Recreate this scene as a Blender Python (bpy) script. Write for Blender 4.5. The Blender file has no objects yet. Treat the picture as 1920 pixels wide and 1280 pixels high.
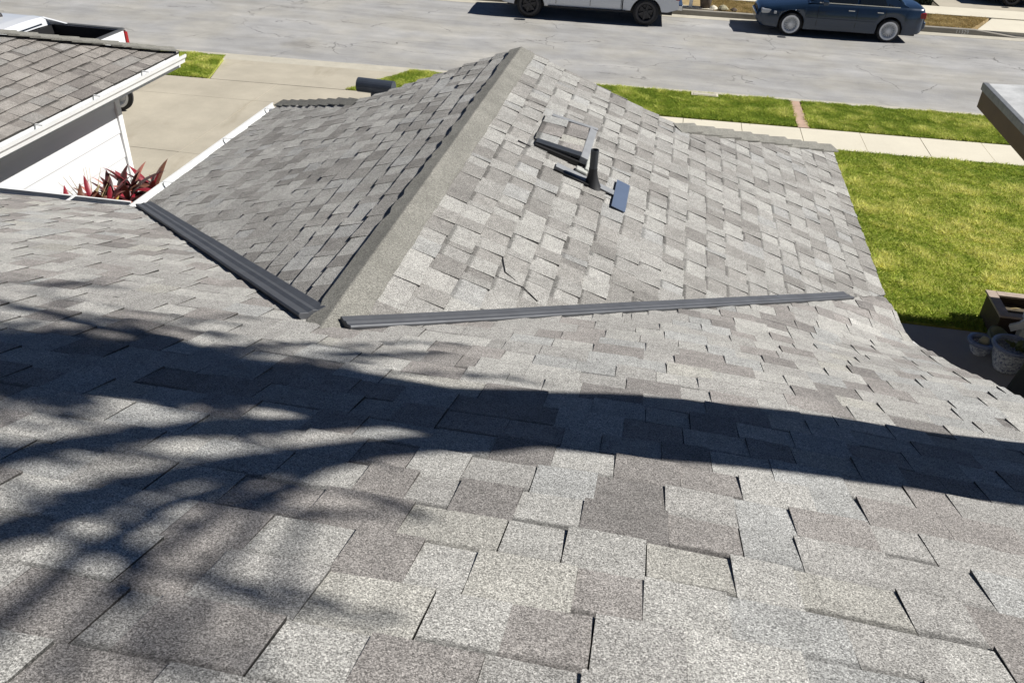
import bpy, math, random
import numpy as np
from mathutils import Vector, Matrix

R = math.radians
sc = bpy.context.scene
COL = sc.collection
rnd = random.Random(7)
nprng = np.random.default_rng(11)

# ------------------------------------------------------------------ camera
CAM = Vector((0.0, 0.0, 6.0))
c_right = Vector((0.98179916, 0.18605422, 0.0381344))
c_up = Vector((-0.13350076, 0.53326029, 0.83535083))
c_fw = Vector((-0.13508498, 0.82523772, -0.54839289))
cd = bpy.data.cameras.new("camera")
cam = bpy.data.objects.new("camera", cd)
COL.objects.link(cam)
cam.matrix_world = Matrix(((c_right.x, c_up.x, -c_fw.x, CAM.x), (c_right.y, c_up.y, -c_fw.y, CAM.y),
                           (c_right.z, c_up.z, -c_fw.z, CAM.z), (0, 0, 0, 1)))
cd.sensor_width = 36.0
cd.lens = 36.0 * 1591.17 / 1920.0
cd.clip_start = 0.05
cd.clip_end = 3000.0
sc.camera = cam

# ------------------------------------------------------------------ sky, sun, exposure
SUN_EL, SUN_AZ = R(42.5), R(10.0)          # azimuth measured from +x towards +y
sun_dir = Vector((math.cos(SUN_EL) * math.cos(SUN_AZ), math.cos(SUN_EL) * math.sin(SUN_AZ), math.sin(SUN_EL)))
world = bpy.data.worlds.new("World")
sc.world = world
world.use_nodes = True
wn = world.node_tree.nodes
wl = world.node_tree.links
sky = wn.new("ShaderNodeTexSky")
sky.sky_type = 'NISHITA'
sky.sun_disc = False
sky.sun_elevation = SUN_EL
sky.sun_rotation = R(90.0) - SUN_AZ
sky.air_density = 0.55
sky.dust_density = 0.0
sky.altitude = 2500.0
sky.ozone_density = 4.0
wl.new(sky.outputs[0], wn["Background"].inputs[0])
wn["Background"].inputs[1].default_value = 0.05
sd = bpy.data.lights.new("sun", 'SUN')
sd.energy = 5.0
sd.angle = R(0.53)
sd.color = (1.0, 0.963, 0.91)
sun = bpy.data.objects.new("sun", sd)
COL.objects.link(sun)
sun.rotation_euler = (-sun_dir).to_track_quat('-Z', 'Y').to_euler()
sun.location = (20, 5, 30)
vs = sc.view_settings
vs.view_transform = 'Standard'
vs.look = 'None'
vs.exposure = 0.33
vs.gamma = 1.0
vs.use_curve_mapping = False

# ------------------------------------------------------------------ helpers: objects
ORG = {}                                    # world origin of each parent whose parts are given in world coordinates


def tag(o, label=None, cat=None, group=None, kind=None):
    if label: o["label"] = label
    if cat: o["category"] = cat
    if group: o["group"] = group
    if kind: o["kind"] = kind
    return o


def thing(name, label, cat, loc, rz=0.0, group=None):
    o = bpy.data.objects.new(name, None)
    o.empty_display_size = 0.2
    COL.objects.link(o)
    o.location = loc
    o.rotation_euler = (0, 0, rz)
    ORG[o.name] = Vector(loc)
    return tag(o, label, cat, group)


def mesh(name, V, F, mat=None, smooth=False):
    me = bpy.data.meshes.new(name)
    me.from_pydata([tuple(v) for v in V], [], [tuple(f) for f in F])
    if mat: me.materials.append(mat)
    if smooth:
        me.polygons.foreach_set("use_smooth", [True] * len(me.polygons))
    me.update()
    return me


def part(name, VF, mat, parent=None, smooth=False, local=False, bevel=0.0, segs=2):
    """One mesh object; world coordinates unless local=True (then in the parent's own frame)."""
    V, F = VF
    off = Vector((0, 0, 0))
    if parent is not None and not local:
        off = ORG.get(parent.name, off)
        V = [(v[0] - off.x, v[1] - off.y, v[2] - off.z) for v in V]
    o = bpy.data.objects.new(name, mesh(name, V, F, mat, smooth))
    COL.objects.link(o)
    if parent is not None:
        o.parent = parent
        ORG[o.name] = off
    if bevel > 0:
        m = o.modifiers.new("bevel", 'BEVEL')
        m.width = bevel
        m.segments = segs
        m.limit_method = 'ANGLE'
        m.angle_limit = R(35)
    return o


def struct(name, VF, mat, **k):
    return tag(part(name, VF, mat, **k), kind="structure")


def copy_tree(o, parent=None):
    c = o.copy()
    COL.objects.link(c)
    c.parent = parent
    for ch in [x for x in bpy.data.objects if x.parent == o]:
        copy_tree(ch, c)
    return c


# ------------------------------------------------------------------ helpers: shapes -> (verts, faces)
def join(*parts):
    V, F = [], []
    for v, f in parts:
        n = len(V)
        V += list(v)
        F += [tuple(i + n for i in q) for q in f]
    return V, F


def box(x0, x1, y0, y1, z0, z1):
    V = [(x0, y0, z0), (x1, y0, z0), (x1, y1, z0), (x0, y1, z0), (x0, y0, z1), (x1, y0, z1), (x1, y1, z1), (x0, y1, z1)]
    F = [(0, 3, 2, 1), (4, 5, 6, 7), (0, 1, 5, 4), (1, 2, 6, 5), (2, 3, 7, 6), (3, 0, 4, 7)]
    return V, F


def slab(poly, z0, z1):
    """A prism over a plan polygon (counter-clockwise)."""
    n = len(poly)
    V = [(p[0], p[1], z0) for p in poly] + [(p[0], p[1], z1) for p in poly]
    F = [tuple(range(n - 1, -1, -1)), tuple(range(n, 2 * n))]
    F += [(i, (i + 1) % n, (i + 1) % n + n, i + n) for i in range(n)]
    return V, F


def sheet(poly, z):
    return [(p[0], p[1], z) for p in poly], [tuple(range(len(poly)))]


def sweep(profile, path, close=True, caps=True):
    """profile: list of (side, up); path: list of 3-D points. Side is to the left of travel, up is world z."""
    V, F = [], []
    n = len(profile)
    P = [Vector(p) for p in path]
    for i, p in enumerate(P):
        d = (P[min(i + 1, len(P) - 1)] - P[max(i - 1, 0)]).normalized()
        side = Vector((0, 0, 1)).cross(d)
        side.normalize()
        up = d.cross(side)
        for a, b in profile:
            V.append(tuple(p + side * a + up * b))
    m = n if close else n - 1
    for i in range(len(P) - 1):
        for j in range(m):
            a, b = i * n + j, i * n + (j + 1) % n
            F.append((a, b, b + n, a + n))
    if close and caps:
        F.append(tuple(range(n - 1, -1, -1)))
        k = (len(P) - 1) * n
        F.append(tuple(range(k, k + n)))
    return V, F


def tube(path, radii, n=10, caps=True):
    V, F = [], []
    P = [Vector(p) for p in path]
    if not hasattr(radii, '__len__'): radii = [radii] * len(P)
    ref = None
    for i, p in enumerate(P):
        d = (P[min(i + 1, len(P) - 1)] - P[max(i - 1, 0)]).normalized()
        if ref is None or abs(ref.dot(d)) > 0.95:
            ref = Vector((1, 0, 0)) if abs(d.x) < 0.8 else Vector((0, 1, 0))
        u = (ref - d * ref.dot(d)).normalized()
        w = d.cross(u)
        ref = u
        for k in range(n):
            a = 2 * math.pi * k / n
            V.append(tuple(p + (u * math.cos(a) + w * math.sin(a)) * radii[i]))
    for i in range(len(P) - 1):
        for k in range(n):
            a, b = i * n + k, i * n + (k + 1) % n
            F.append((a, b, b + n, a + n))
    if caps:
        F.append(tuple(range(n - 1, -1, -1)))
        k = (len(P) - 1) * n
        F.append(tuple(range(k, k + n)))
    return V, F


def lathe(prof, n=24, c=(0, 0, 0), axis='z'):
    """prof: list of (radius, height)."""
    V, F = [], []
    for r, h in prof:
        for k in range(n):
            a = 2 * math.pi * k / n
            if axis == 'z': V.append((c[0] + r * math.cos(a), c[1] + r * math.sin(a), c[2] + h))
            else: V.append((c[0] + r * math.cos(a), c[1] + h, c[2] + r * math.sin(a)))
    for i in range(len(prof) - 1):
        for k in range(n):
            a, b = i * n + k, i * n + (k + 1) % n
            F.append((a, b, b + n, a + n) if axis == 'z' else (a, a + n, b + n, b))
    return V, F


def quadstrip(rings, closed=False):
    n = len(rings[0])
    V = [p for r in rings for p in r]
    F = []
    for i in range(len(rings) - 1):
        for j in range(n if closed else n - 1):
            a, b = i * n + j, i * n + (j + 1) % n
            F.append((a, b, b + n, a + n))
    return V, F


# ------------------------------------------------------------------ helpers: materials
def new_mat(name):
    m = bpy.data.materials.new(name)
    m.use_nodes = True
    nt = m.node_tree
    b = nt.nodes["Principled BSDF"]
    return m, nt, nt.nodes, nt.links, b


def simple(name, col, rough=0.6, metal=0.0, noise=0.0, nscale=8.0, bump=0.0, bscale=60.0, coat=0.0, spec=0.5):
    m, nt, N, L, b = new_mat(name)
    b.inputs["Base Color"].default_value = (*col, 1)
    b.inputs["Roughness"].default_value = rough
    b.inputs["Metallic"].default_value = metal
    b.inputs["Coat Weight"].default_value = coat
    b.inputs["Coat Roughness"].default_value = 0.05
    b.inputs["Specular IOR Level"].default_value = spec
    geo = N.new("ShaderNodeNewGeometry")
    if noise > 0:
        t = N.new("ShaderNodeTexNoise")
        t.inputs["Scale"].default_value = nscale
        t.inputs["Detail"].default_value = 6
        t.inputs["Roughness"].default_value = 0.65
        L.new(geo.outputs["Position"], t.inputs["Vector"])
        mr = N.new("ShaderNodeMapRange")
        mr.inputs[1].default_value = 0.3
        mr.inputs[2].default_value = 0.7
        mr.inputs[3].default_value = 1 - noise
        mr.inputs[4].default_value = 1 + noise
        L.new(t.outputs[0], mr.inputs[0])
        mx = N.new("ShaderNodeVectorMath")
        mx.operation = 'SCALE'
        mx.inputs[0].default_value = col
        L.new(mr.outputs[0], mx.inputs["Scale"])
        L.new(mx.outputs[0], b.inputs["Base Color"])
    if bump > 0:
        t2 = N.new("ShaderNodeTexNoise")
        t2.inputs["Scale"].default_value = bscale
        t2.inputs["Detail"].default_value = 4
        L.new(geo.outputs["Position"], t2.inputs["Vector"])
        bp = N.new("ShaderNodeBump")
        bp.inputs["Strength"].default_value = bump
        bp.inputs["Distance"].default_value = 0.01
        L.new(t2.outputs[0], bp.inputs["Height"])
        L.new(bp.outputs[0], b.inputs["Normal"])
    return m


class NB:
    """Small node-building shorthand."""
    def __init__(s, name):
        s.m, s.nt, s.N, s.L, s.b = new_mat(name)
        s.geo = s.N.new("ShaderNodeNewGeometry")

    def pos(s, scale=(1, 1, 1), rot=0.0):
        mp = s.N.new("ShaderNodeMapping")
        mp.inputs["Scale"].default_value = scale
        mp.inputs["Rotation"].default_value = (0, 0, rot)
        s.L.new(s.geo.outputs["Position"], mp.inputs[0])
        return mp.outputs[0]

    def noise(s, vec, scale, detail=4, rough=0.6, dist=0.0):
        t = s.N.new("ShaderNodeTexNoise")
        t.inputs["Scale"].default_value = scale
        t.inputs["Detail"].default_value = detail
        t.inputs["Roughness"].default_value = rough
        t.inputs["Distortion"].default_value = dist
        s.L.new(vec, t.inputs["Vector"])
        return t.outputs[0]

    def noise_col(s, vec, scale, detail=3):
        t = s.N.new("ShaderNodeTexNoise")
        t.inputs["Scale"].default_value = scale
        t.inputs["Detail"].default_value = detail
        s.L.new(vec, t.inputs["Vector"])
        return t.outputs["Color"]

    def voro(s, vec, scale, feature='F1', out=0):
        t = s.N.new("ShaderNodeTexVoronoi")
        t.feature = feature
        t.inputs["Scale"].default_value = scale
        s.L.new(vec, t.inputs["Vector"])
        return t.outputs[out]

    def rng(s, v, a, b, c, d, smooth=False):
        t = s.N.new("ShaderNodeMapRange")
        if smooth: t.interpolation_type = 'SMOOTHSTEP'
        for i, q in zip((1, 2, 3, 4), (a, b, c, d)): t.inputs[i].default_value = q
        s.L.new(v, t.inputs[0])
        return t.outputs[0]

    def math(s, op, a, b):
        t = s.N.new("ShaderNodeMath")
        t.operation = op
        for i, q in enumerate((a, b)):
            if isinstance(q, (int, float)): t.inputs[i].default_value = q
            else: s.L.new(q, t.inputs[i])
        return t.outputs[0]

    def mix(s, fac, a, b, mode='MIX'):
        t = s.N.new("ShaderNodeMix")
        t.data_type = 'RGBA'
        t.blend_type = mode
        if isinstance(fac, (int, float)): t.inputs[0].default_value = fac
        else: s.L.new(fac, t.inputs[0])
        for i, q in ((6, a), (7, b)):
            if isinstance(q, tuple): t.inputs[i].default_value = (*q, 1)
            else: s.L.new(q, t.inputs[i])
        return t.outputs[2]

    def scale(s, col, f):
        t = s.N.new("ShaderNodeVectorMath")
        t.operation = 'SCALE'
        if isinstance(col, tuple): t.inputs[0].default_value = col
        else: s.L.new(col, t.inputs[0])
        s.L.new(f, t.inputs["Scale"])
        return t.outputs[0]

    def vadd(s, a, b, f=1.0):
        t = s.N.new("ShaderNodeVectorMath")
        t.operation = 'MULTIPLY_ADD'
        s.L.new(b, t.inputs[0])
        t.inputs[1].default_value = (f, f, f)
        s.L.new(a, t.inputs[2])
        return t.outputs[0]

    def attr(s, name, out="Color"):
        t = s.N.new("ShaderNodeAttribute")
        t.attribute_name = name
        return t.outputs[out]

    def bump(s, h, strength, dist=0.01):
        t = s.N.new("ShaderNodeBump")
        t.inputs["Strength"].default_value = strength
        t.inputs["Distance"].default_value = dist
        s.L.new(h, t.inputs["Height"])
        s.L.new(t.outputs[0], s.b.inputs["Normal"])

    def out(s, col, rough=0.8, spec=0.3):
        if isinstance(col, tuple): s.b.inputs["Base Color"].default_value = (*col, 1)
        else: s.L.new(col, s.b.inputs["Base Color"])
        if isinstance(rough, (int, float)): s.b.inputs["Roughness"].default_value = rough
        else: s.L.new(rough, s.b.inputs["Roughness"])
        s.b.inputs["Specular IOR Level"].default_value = spec
        return s.m


def mat_shingle(name, gain=1.0):
    n = NB(name)
    p = n.pos()
    tone = n.attr("tone")
    v = n.attr("tone", "Alpha")
    band = n.attr("band", "Fac")
    g1 = n.noise(p, 210, 3, 0.75)
    g2 = n.voro(p, 430, 'F1', 1)                       # a colour per granule
    sep = n.N.new("ShaderNodeSeparateColor")
    n.L.new(g2, sep.inputs[0])
    sp = n.rng(sep.outputs[0], 0.0, 1.0, 0.42, 1.60)
    s1 = n.rng(g1, 0.32, 0.68, 0.55, 1.48)
    s2 = n.rng(n.noise(p, 14, 5, 0.75), 0.3, 0.7, 0.84, 1.16)
    s3 = n.rng(n.noise(p, 1.7, 4, 0.6), 0.3, 0.7, 0.90, 1.10)
    f = n.math('MULTIPLY', n.math('MULTIPLY', sp, s1), n.math('MULTIPLY', s2, s3))
    wob = n.math('MULTIPLY', n.math('SUBTRACT', n.noise(p, 60, 3, 0.7), 0.5), 0.35)
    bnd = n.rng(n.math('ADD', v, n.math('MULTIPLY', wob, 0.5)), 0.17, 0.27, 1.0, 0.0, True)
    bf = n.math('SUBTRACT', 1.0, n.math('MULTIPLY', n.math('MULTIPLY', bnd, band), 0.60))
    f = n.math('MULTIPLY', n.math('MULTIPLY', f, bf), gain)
    n.bump(n.math('ADD', g1, n.math('MULTIPLY', sep.outputs[0], 0.5)), 0.55, 0.006)
    return n.out(n.scale(tone, f), 0.92, 0.18)


def mat_cap():
    n = NB("cap_sheet")
    p = n.pos()
    g1 = n.noise(p, 120, 3, 0.75)
    sep = n.N.new("ShaderNodeSeparateColor")
    n.L.new(n.voro(p, 300, 'F1', 1), sep.inputs[0])
    f = n.math('MULTIPLY', n.rng(sep.outputs[0], 0, 1, 0.65, 1.4), n.rng(g1, 0.3, 0.7, 0.66, 1.35))
    f = n.math('MULTIPLY', f, n.rng(n.noise(p, 5, 5, 0.7), 0.3, 0.7, 0.82, 1.15))
    n.bump(g1, 0.5, 0.006)
    return n.out(n.scale((0.222, 0.217, 0.193), f), 0.93, 0.15)


def mat_street():
    n = NB("street_asphalt")
    th = -math.atan(0.045)
    p = n.pos((1, 1, 1), th)
    stretch = n.pos((0.10, 1.0, 1.0), th)
    long1 = n.noise(stretch, 2.6, 5, 0.65, 0.4)
    long2 = n.noise(n.pos((0.05, 1.0, 1), th), 0.9, 3, 0.5)
    fine = n.noise(p, 45, 5, 0.75)
    mott = n.noise(p, 1.1, 5, 0.6)
    f = n.math('MULTIPLY', n.rng(long1, 0.3, 0.7, 0.92, 1.08), n.rng(fine, 0.3, 0.7, 0.80, 1.18))
    f = n.math('MULTIPLY', f, n.rng(mott, 0.3, 0.7, 0.87, 1.12))
    f = n.math('MULTIPLY', f, n.rng(n.noise(n.pos((0.25, 0.8, 1), th), 0.7, 6, 0.7, 1.2), 0.35, 0.65, 0.88, 1.08))
    f = n.math('MULTIPLY', f, n.rng(long2, 0.35, 0.65, 0.93, 1.06))
    warm = n.mix(n.rng(n.noise(p, 0.45, 3), 0.4, 0.62, 0, 1), (0.365, 0.362, 0.355), (0.395, 0.382, 0.35))
    col = n.scale(warm, f)
    # cracks: warped cells, thin lines, only in patches
    wv = n.vadd(p, n.noise_col(p, 1.3, 4), 0.9)
    cr = n.voro(wv, 0.34, 'DISTANCE_TO_EDGE')
    c1 = n.rng(cr, 0.002, 0.006, 1, 0)
    wv2 = n.vadd(n.pos((0.35, 1.0, 1), th), n.noise_col(p, 2.2, 4), 0.45)
    c2 = n.rng(n.voro(wv2, 0.6, 'DISTANCE_TO_EDGE'), 0.003, 0.010, 1, 0)
    c2 = n.math('MULTIPLY', c2, n.rng(n.noise(p, 0.5, 3), 0.50, 0.60, 0, 0.8))
    c1 = n.math('MULTIPLY', c1, n.rng(n.noise(p, 0.55, 2), 0.50, 0.58, 0, 1))
    cc = n.math('MULTIPLY', n.math('MAXIMUM', c1, c2), 0.62)
    col = n.mix(cc, col, (0.07, 0.068, 0.066))
    spots = n.rng(n.noise(n.pos((0.7, 1, 1), th), 1.9, 5, 0.6, 0.5), 0.64, 0.74, 0, 0.35, True)
    col = n.mix(spots, col, (0.15, 0.14, 0.13))
    # oil stain
    sx = n.N.new("ShaderNodeVectorMath")
    sx.operation = 'SUBTRACT'
    sx.inputs[1].default_value = (-9.35, 22.15, 0)
    n.L.new(n.vadd(n.geo.outputs["Position"], n.noise_col(p, 2.5, 4), 0.55), sx.inputs[0])
    ln = n.N.new("ShaderNodeVectorMath")
    ln.operation = 'LENGTH'
    n.L.new(sx.outputs[0], ln.inputs[0])
    st = n.rng(ln.outputs["Value"], 0.15, 0.75, 0.40, 0.0, True)
    col = n.mix(st, col, (0.09, 0.082, 0.072))
    n.bump(fine, 0.25, 0.006)
    return n.out(col, 0.9, 0.2)


def mat_concrete(name, col, var=0.10, stain=0.25, sc_=1.0):
    n = NB(name)
    p = n.pos()
    f = n.math('MULTIPLY', n.rng(n.noise(p, 1.2 * sc_, 5, 0.62), 0.3, 0.7, 1 - var, 1 + var), n.rng(n.noise(p, 60, 4, 0.7), 0.3, 0.7, 0.93, 1.07))
    c = n.scale(col, f)
    s = n.rng(n.noise(n.pos((0.6, 0.25, 1), 0.5), 1.6 * sc_, 6, 0.7, 0.8), 0.54, 0.72, 0, stain, True)
    c = n.mix(s, c, (col[0] * 0.62, col[1] * 0.58, col[2] * 0.52))
    sp = n.rng(n.noise(p, 9, 3, 0.8), 0.70, 0.76, 0, 0.4)
    c = n.mix(sp, c, (col[0] * 0.45, col[1] * 0.42, col[2] * 0.38))
    n.bump(n.noise(p, 90, 3, 0.7), 0.15, 0.004)
    return n.out(c, 0.88, 0.25)


def mat_blades(name):
    n = NB(name)
    n.b.inputs["Subsurface Weight"].default_value = 0.0
    tr = n.N.new("ShaderNodeBsdfTranslucent")
    n.L.new(n.attr("tone"), tr.inputs[0])
    m = n.out(n.attr("tone"), 0.75, 0.12)
    mx = n.N.new("ShaderNodeMixShader")
    mx.inputs[0].default_value = 0.45
    n.L.new(n.b.outputs[0], mx.inputs[1])
    n.L.new(tr.outputs[0], mx.inputs[2])
    n.L.new(mx.outputs[0], n.N["Material Output"].inputs[0])
    return m


def mat_siding():
    n = NB("white_siding")
    p = n.pos()
    f = n.rng(n.noise(n.pos((1, 0.25, 3)), 3, 5, 0.6), 0.3, 0.7, 0.95, 1.03)
    n.bump(n.noise(n.pos((1, 0.08, 2)), 40, 3), 0.06, 0.004)
    return n.out(n.scale((0.70, 0.715, 0.72), f), 0.55, 0.35)


def mat_pot():
    n = NB("blue_white_porcelain")
    p = n.pos()
    w = n.vadd(p, n.noise_col(p, 14, 3), 0.06)
    e = n.voro(w, 16, 'DISTANCE_TO_EDGE')
    k = n.rng(e, 0.05, 0.14, 1, 0, True)
    k2 = n.rng(n.noise(p, 30, 3, 0.7), 0.52, 0.58, 0, 1)
    fac = n.math('MAXIMUM', n.math('MULTIPLY', k2, 0.75), n.math('MULTIPLY', k, 0.35))
    return n.out(n.mix(fac, (0.68, 0.72, 0.76), (0.03, 0.06, 0.20)), 0.18, 0.5)


M = {}
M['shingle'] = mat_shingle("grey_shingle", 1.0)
M['cap'] = mat_cap()
M['street'] = mat_street()
M['drive'] = mat_concrete("driveway_concrete", (0.455, 0.415, 0.332), 0.10, 0.38)
M['walk'] = mat_concrete("sidewalk_concrete", (0.68, 0.635, 0.515), 0.05, 0.10)
M['curb'] = mat_concrete("curb_concrete", (0.50, 0.47, 0.39), 0.10, 0.25, 2.0)
M['farcurb'] = mat_concrete("far_curb_concrete", (0.30, 0.28, 0.24), 0.12, 0.35, 2.0)
M['patio'] = mat_concrete("patio_concrete", (0.36, 0.35, 0.34), 0.12, 0.35)
M['pinkwalk'] = mat_concrete("pink_walk", (0.50, 0.355, 0.27), 0.10, 0.2, 3.0)
M['soil'] = simple("soil", (0.10, 0.082, 0.055), 0.95, noise=0.3, nscale=5)
M['lawnsoil'] = simple("lawn_soil", (0.36, 0.385, 0.08), 0.95, noise=0.35, nscale=3)
M['drysoil'] = simple("dry_lawn_soil", (0.36, 0.265, 0.125), 0.95, noise=0.25, nscale=4)
M['blades'] = mat_blades("grass_blades")
M['siding'] = mat_siding()
M['white'] = simple("white_paint", (0.78, 0.79, 0.78), 0.45, noise=0.05, nscale=3)
M['gutter'] = simple("white_gutter_metal", (0.76, 0.77, 0.76), 0.38, noise=0.06, nscale=5)
M['flash'] = simple("galvanised_flashing", (0.105, 0.11, 0.12), 0.5, metal=0.35, noise=0.16, nscale=9, spec=0.5)
M['darkmetal'] = simple("dark_painted_metal", (0.055, 0.06, 0.068), 0.42, metal=0.3, noise=0.15, nscale=12)
M['ventmetal'] = simple("grey_vent_metal", (0.29, 0.30, 0.31), 0.5, metal=0.1, noise=0.12, nscale=12)
M['sky_sheen_metal'] = simple("glossy_sky_sheen_sheet", (0.20, 0.255, 0.36), 0.30, metal=0.5, noise=0.05, nscale=9)  # blue sheen of the reflected sky is put into the base colour
M['mastic'] = simple("pale_mastic", (0.42, 0.43, 0.40), 0.85, noise=0.2, nscale=30)
M['flue'] = simple("blue_grey_flue", (0.06, 0.072, 0.095), 0.45, metal=0.2, noise=0.15, nscale=10)
M['black'] = simple("black_rubber", (0.012, 0.012, 0.013), 0.55)
M['tyre'] = simple("tyre_rubber", (0.02, 0.02, 0.021), 0.8, noise=0.2, nscale=20)
M['brown'] = simple("brown_fascia_paint", (0.15, 0.088, 0.042), 0.6, noise=0.10, nscale=4, bump=0.1)
M['rolled'] = mat_concrete("rolled_roofing", (0.50, 0.51, 0.51), 0.22, 0.35, 2.5)
M['edge'] = simple("drip_edge_metal", (0.25, 0.26, 0.265), 0.5, metal=0.4, noise=0.2, nscale=14)
M['paint_white'] = simple("white_car_paint", (0.74, 0.76, 0.78), 0.28, coat=0.6)
M['paint_blue'] = simple("dark_blue_car_paint", (0.012, 0.030, 0.062), 0.30, metal=0.25, coat=0.8)
M['paint_dark'] = simple("black_car_paint", (0.006, 0.009, 0.018), 0.3, coat=0.7)
M['glass'] = simple("tinted_glass", (0.012, 0.016, 0.02), 0.06, spec=0.8)
M['chrome'] = simple("chrome", (0.62, 0.63, 0.64), 0.2, metal=1.0)
M['alloy'] = simple("silver_alloy", (0.74, 0.75, 0.76), 0.35, metal=0.25)
M['darkalloy'] = simple("dark_alloy", (0.05, 0.05, 0.055), 0.35, metal=0.6)
M['lamp'] = simple("headlight_glass", (0.42, 0.44, 0.46), 0.12, metal=0.3)
M['red'] = simple("tail_light_red", (0.28, 0.008, 0.01), 0.2)
M['amber'] = simple("indicator_amber", (0.45, 0.16, 0.02), 0.25)
M['plastic'] = simple("black_plastic", (0.02, 0.021, 0.023), 0.6)
M['liner'] = simple("bed_liner", (0.008, 0.008, 0.009), 0.7)
M['rail'] = simple("bed_rail_cap", (0.085, 0.088, 0.09), 0.55)
M['bark'] = simple("bark", (0.11, 0.085, 0.06), 0.95, noise=0.35, nscale=7, bump=0.6, bscale=25)
M['leafgreen'] = simple("tree_leaf", (0.05, 0.085, 0.025), 0.6, noise=0.3, nscale=2)
M['hedge'] = simple("hedge_leaf", (0.018, 0.03, 0.014), 0.7, noise=0.4, nscale=5)
M['wood'] = simple("weathered_wood", (0.42, 0.34, 0.28), 0.8, noise=0.16, nscale=12, bump=0.2)
M['darkwood'] = simple("dark_stained_wood", (0.06, 0.042, 0.03), 0.8, noise=0.2, nscale=10)
M['pot'] = mat_pot()
M['blueglaze'] = simple("blue_glaze", (0.20, 0.24, 0.36), 0.22, noise=0.2, nscale=18)
M['greenglaze'] = simple("green_glaze", (0.14, 0.17, 0.13), 0.3, noise=0.2, nscale=12)
M['cover'] = simple("black_vinyl_cover", (0.012, 0.013, 0.018), 0.5, bump=0.2, bscale=12)
M['rock'] = simple("rock", (0.36, 0.33, 0.22), 0.9, noise=0.3, nscale=9, bump=0.4)
M['darkrock'] = simple("dark_rock", (0.09, 0.07, 0.05), 0.9, noise=0.3, nscale=9, bump=0.4)
M['stucco'] = simple("stucco", (0.52, 0.48, 0.40), 0.9, noise=0.08, nscale=4, bump=0.3)
M['number'] = simple("white_number_paint", (0.8, 0.8, 0.78), 0.7, noise=0.25, nscale=60)
for nm, c in (('ti_dark', (0.055, 0.014, 0.016)), ('ti_red', (0.22, 0.014, 0.026)), ('ti_pink', (0.40, 0.155, 0.12)),
              ('ti_brown', (0.13, 0.055, 0.035)), ('ti_yellow', (0.48, 0.33, 0.09)), ('ti_dry', (0.30, 0.24, 0.13))):
    M[nm] = simple(nm + "_leaf", c, 0.42, noise=0.35, nscale=10)

# ------------------------------------------------------------------ ground, street, pavements
SH = 0.045                                     # the street runs slightly askew of the house
LOT = 0.14


def sp(u, v):
    return (u, v + SH * u)


def srect(u0, u1, v0, v1):
    return [sp(u0, v0), sp(u1, v0), sp(u1, v1), sp(u0, v1)]


struct("ground", sheet([(-700, -700), (700, -700), (700, 900), (-700, 900)], -0.06), M['soil'])
FC = lambda u: 29.15 + 0.05 * u                # far kerb line
struct("street", sheet([sp(-120, 20.33 - 1e-3), sp(120, 20.33 - 1e-3), (120, FC(120)), (-120, FC(-120))], 0.0), M['street'])
struct("gutter_pan", sheet([sp(-60, 20.33), sp(60, 20.33), sp(60, 20.86), sp(-60, 20.86)], 0.005), M['curb'])
struct("far_gutter_pan", sheet([(-60, FC(-60) - 0.42), (60, FC(60) - 0.42), (60, FC(60)), (-60, FC(-60))], 0.005), M['curb'])

# near kerb: raised runs either side of the driveway apron
AP0, AP1 = -10.75, -6.35


def kerb_run(u0, u1, taper0=0.0, taper1=0.0):
    rings = []
    us = sorted(set([u0, u1] + ([u0 + taper0] if taper0 else []) + ([u1 - taper1] if taper1 else [])))
    for u in us:
        h = LOT
        if taper0 and u < u0 + taper0 - 1e-6: h = 0.02
        if taper1 and u > u1 - taper1 + 1e-6: h = 0.02
        a, b, c, d = sp(u, 20.33), sp(u, 20.31), sp(u, 20.18), sp(u, 20.18)
        rings.append([(a[0], a[1], -0.05), (a[0], a[1], h - 0.02), (b[0], b[1], h), (c[0], c[1], h), (d[0], d[1], -0.05)])
    return quadstrip(rings)


struct("kerb", kerb_run(-60, AP0, 0, 0.9), M['curb'])
struct("kerb", kerb_run(AP1, 60, 0.9, 0), M['curb'])
# driveway apron with flared sides
ap = [sp(AP0 - 0.05, 20.33), sp(AP1 + 0.05, 20.33), sp(-7.0, 18.31), sp(-10.15, 18.31)]
Vap = [(ap[0][0], ap[0][1], 0.02), (ap[1][0], ap[1][1], 0.02), (ap[2][0], ap[2][1], LOT), (ap[3][0], ap[3][1], LOT)]
struct("driveway_apron", (Vap + [(v[0], v[1], -0.05) for v in Vap], [(0, 1, 2, 3), (0, 4, 5, 1), (1, 5, 6, 2), (2, 6, 7, 3), (3, 7, 4, 0)]), M['drive'])

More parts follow.
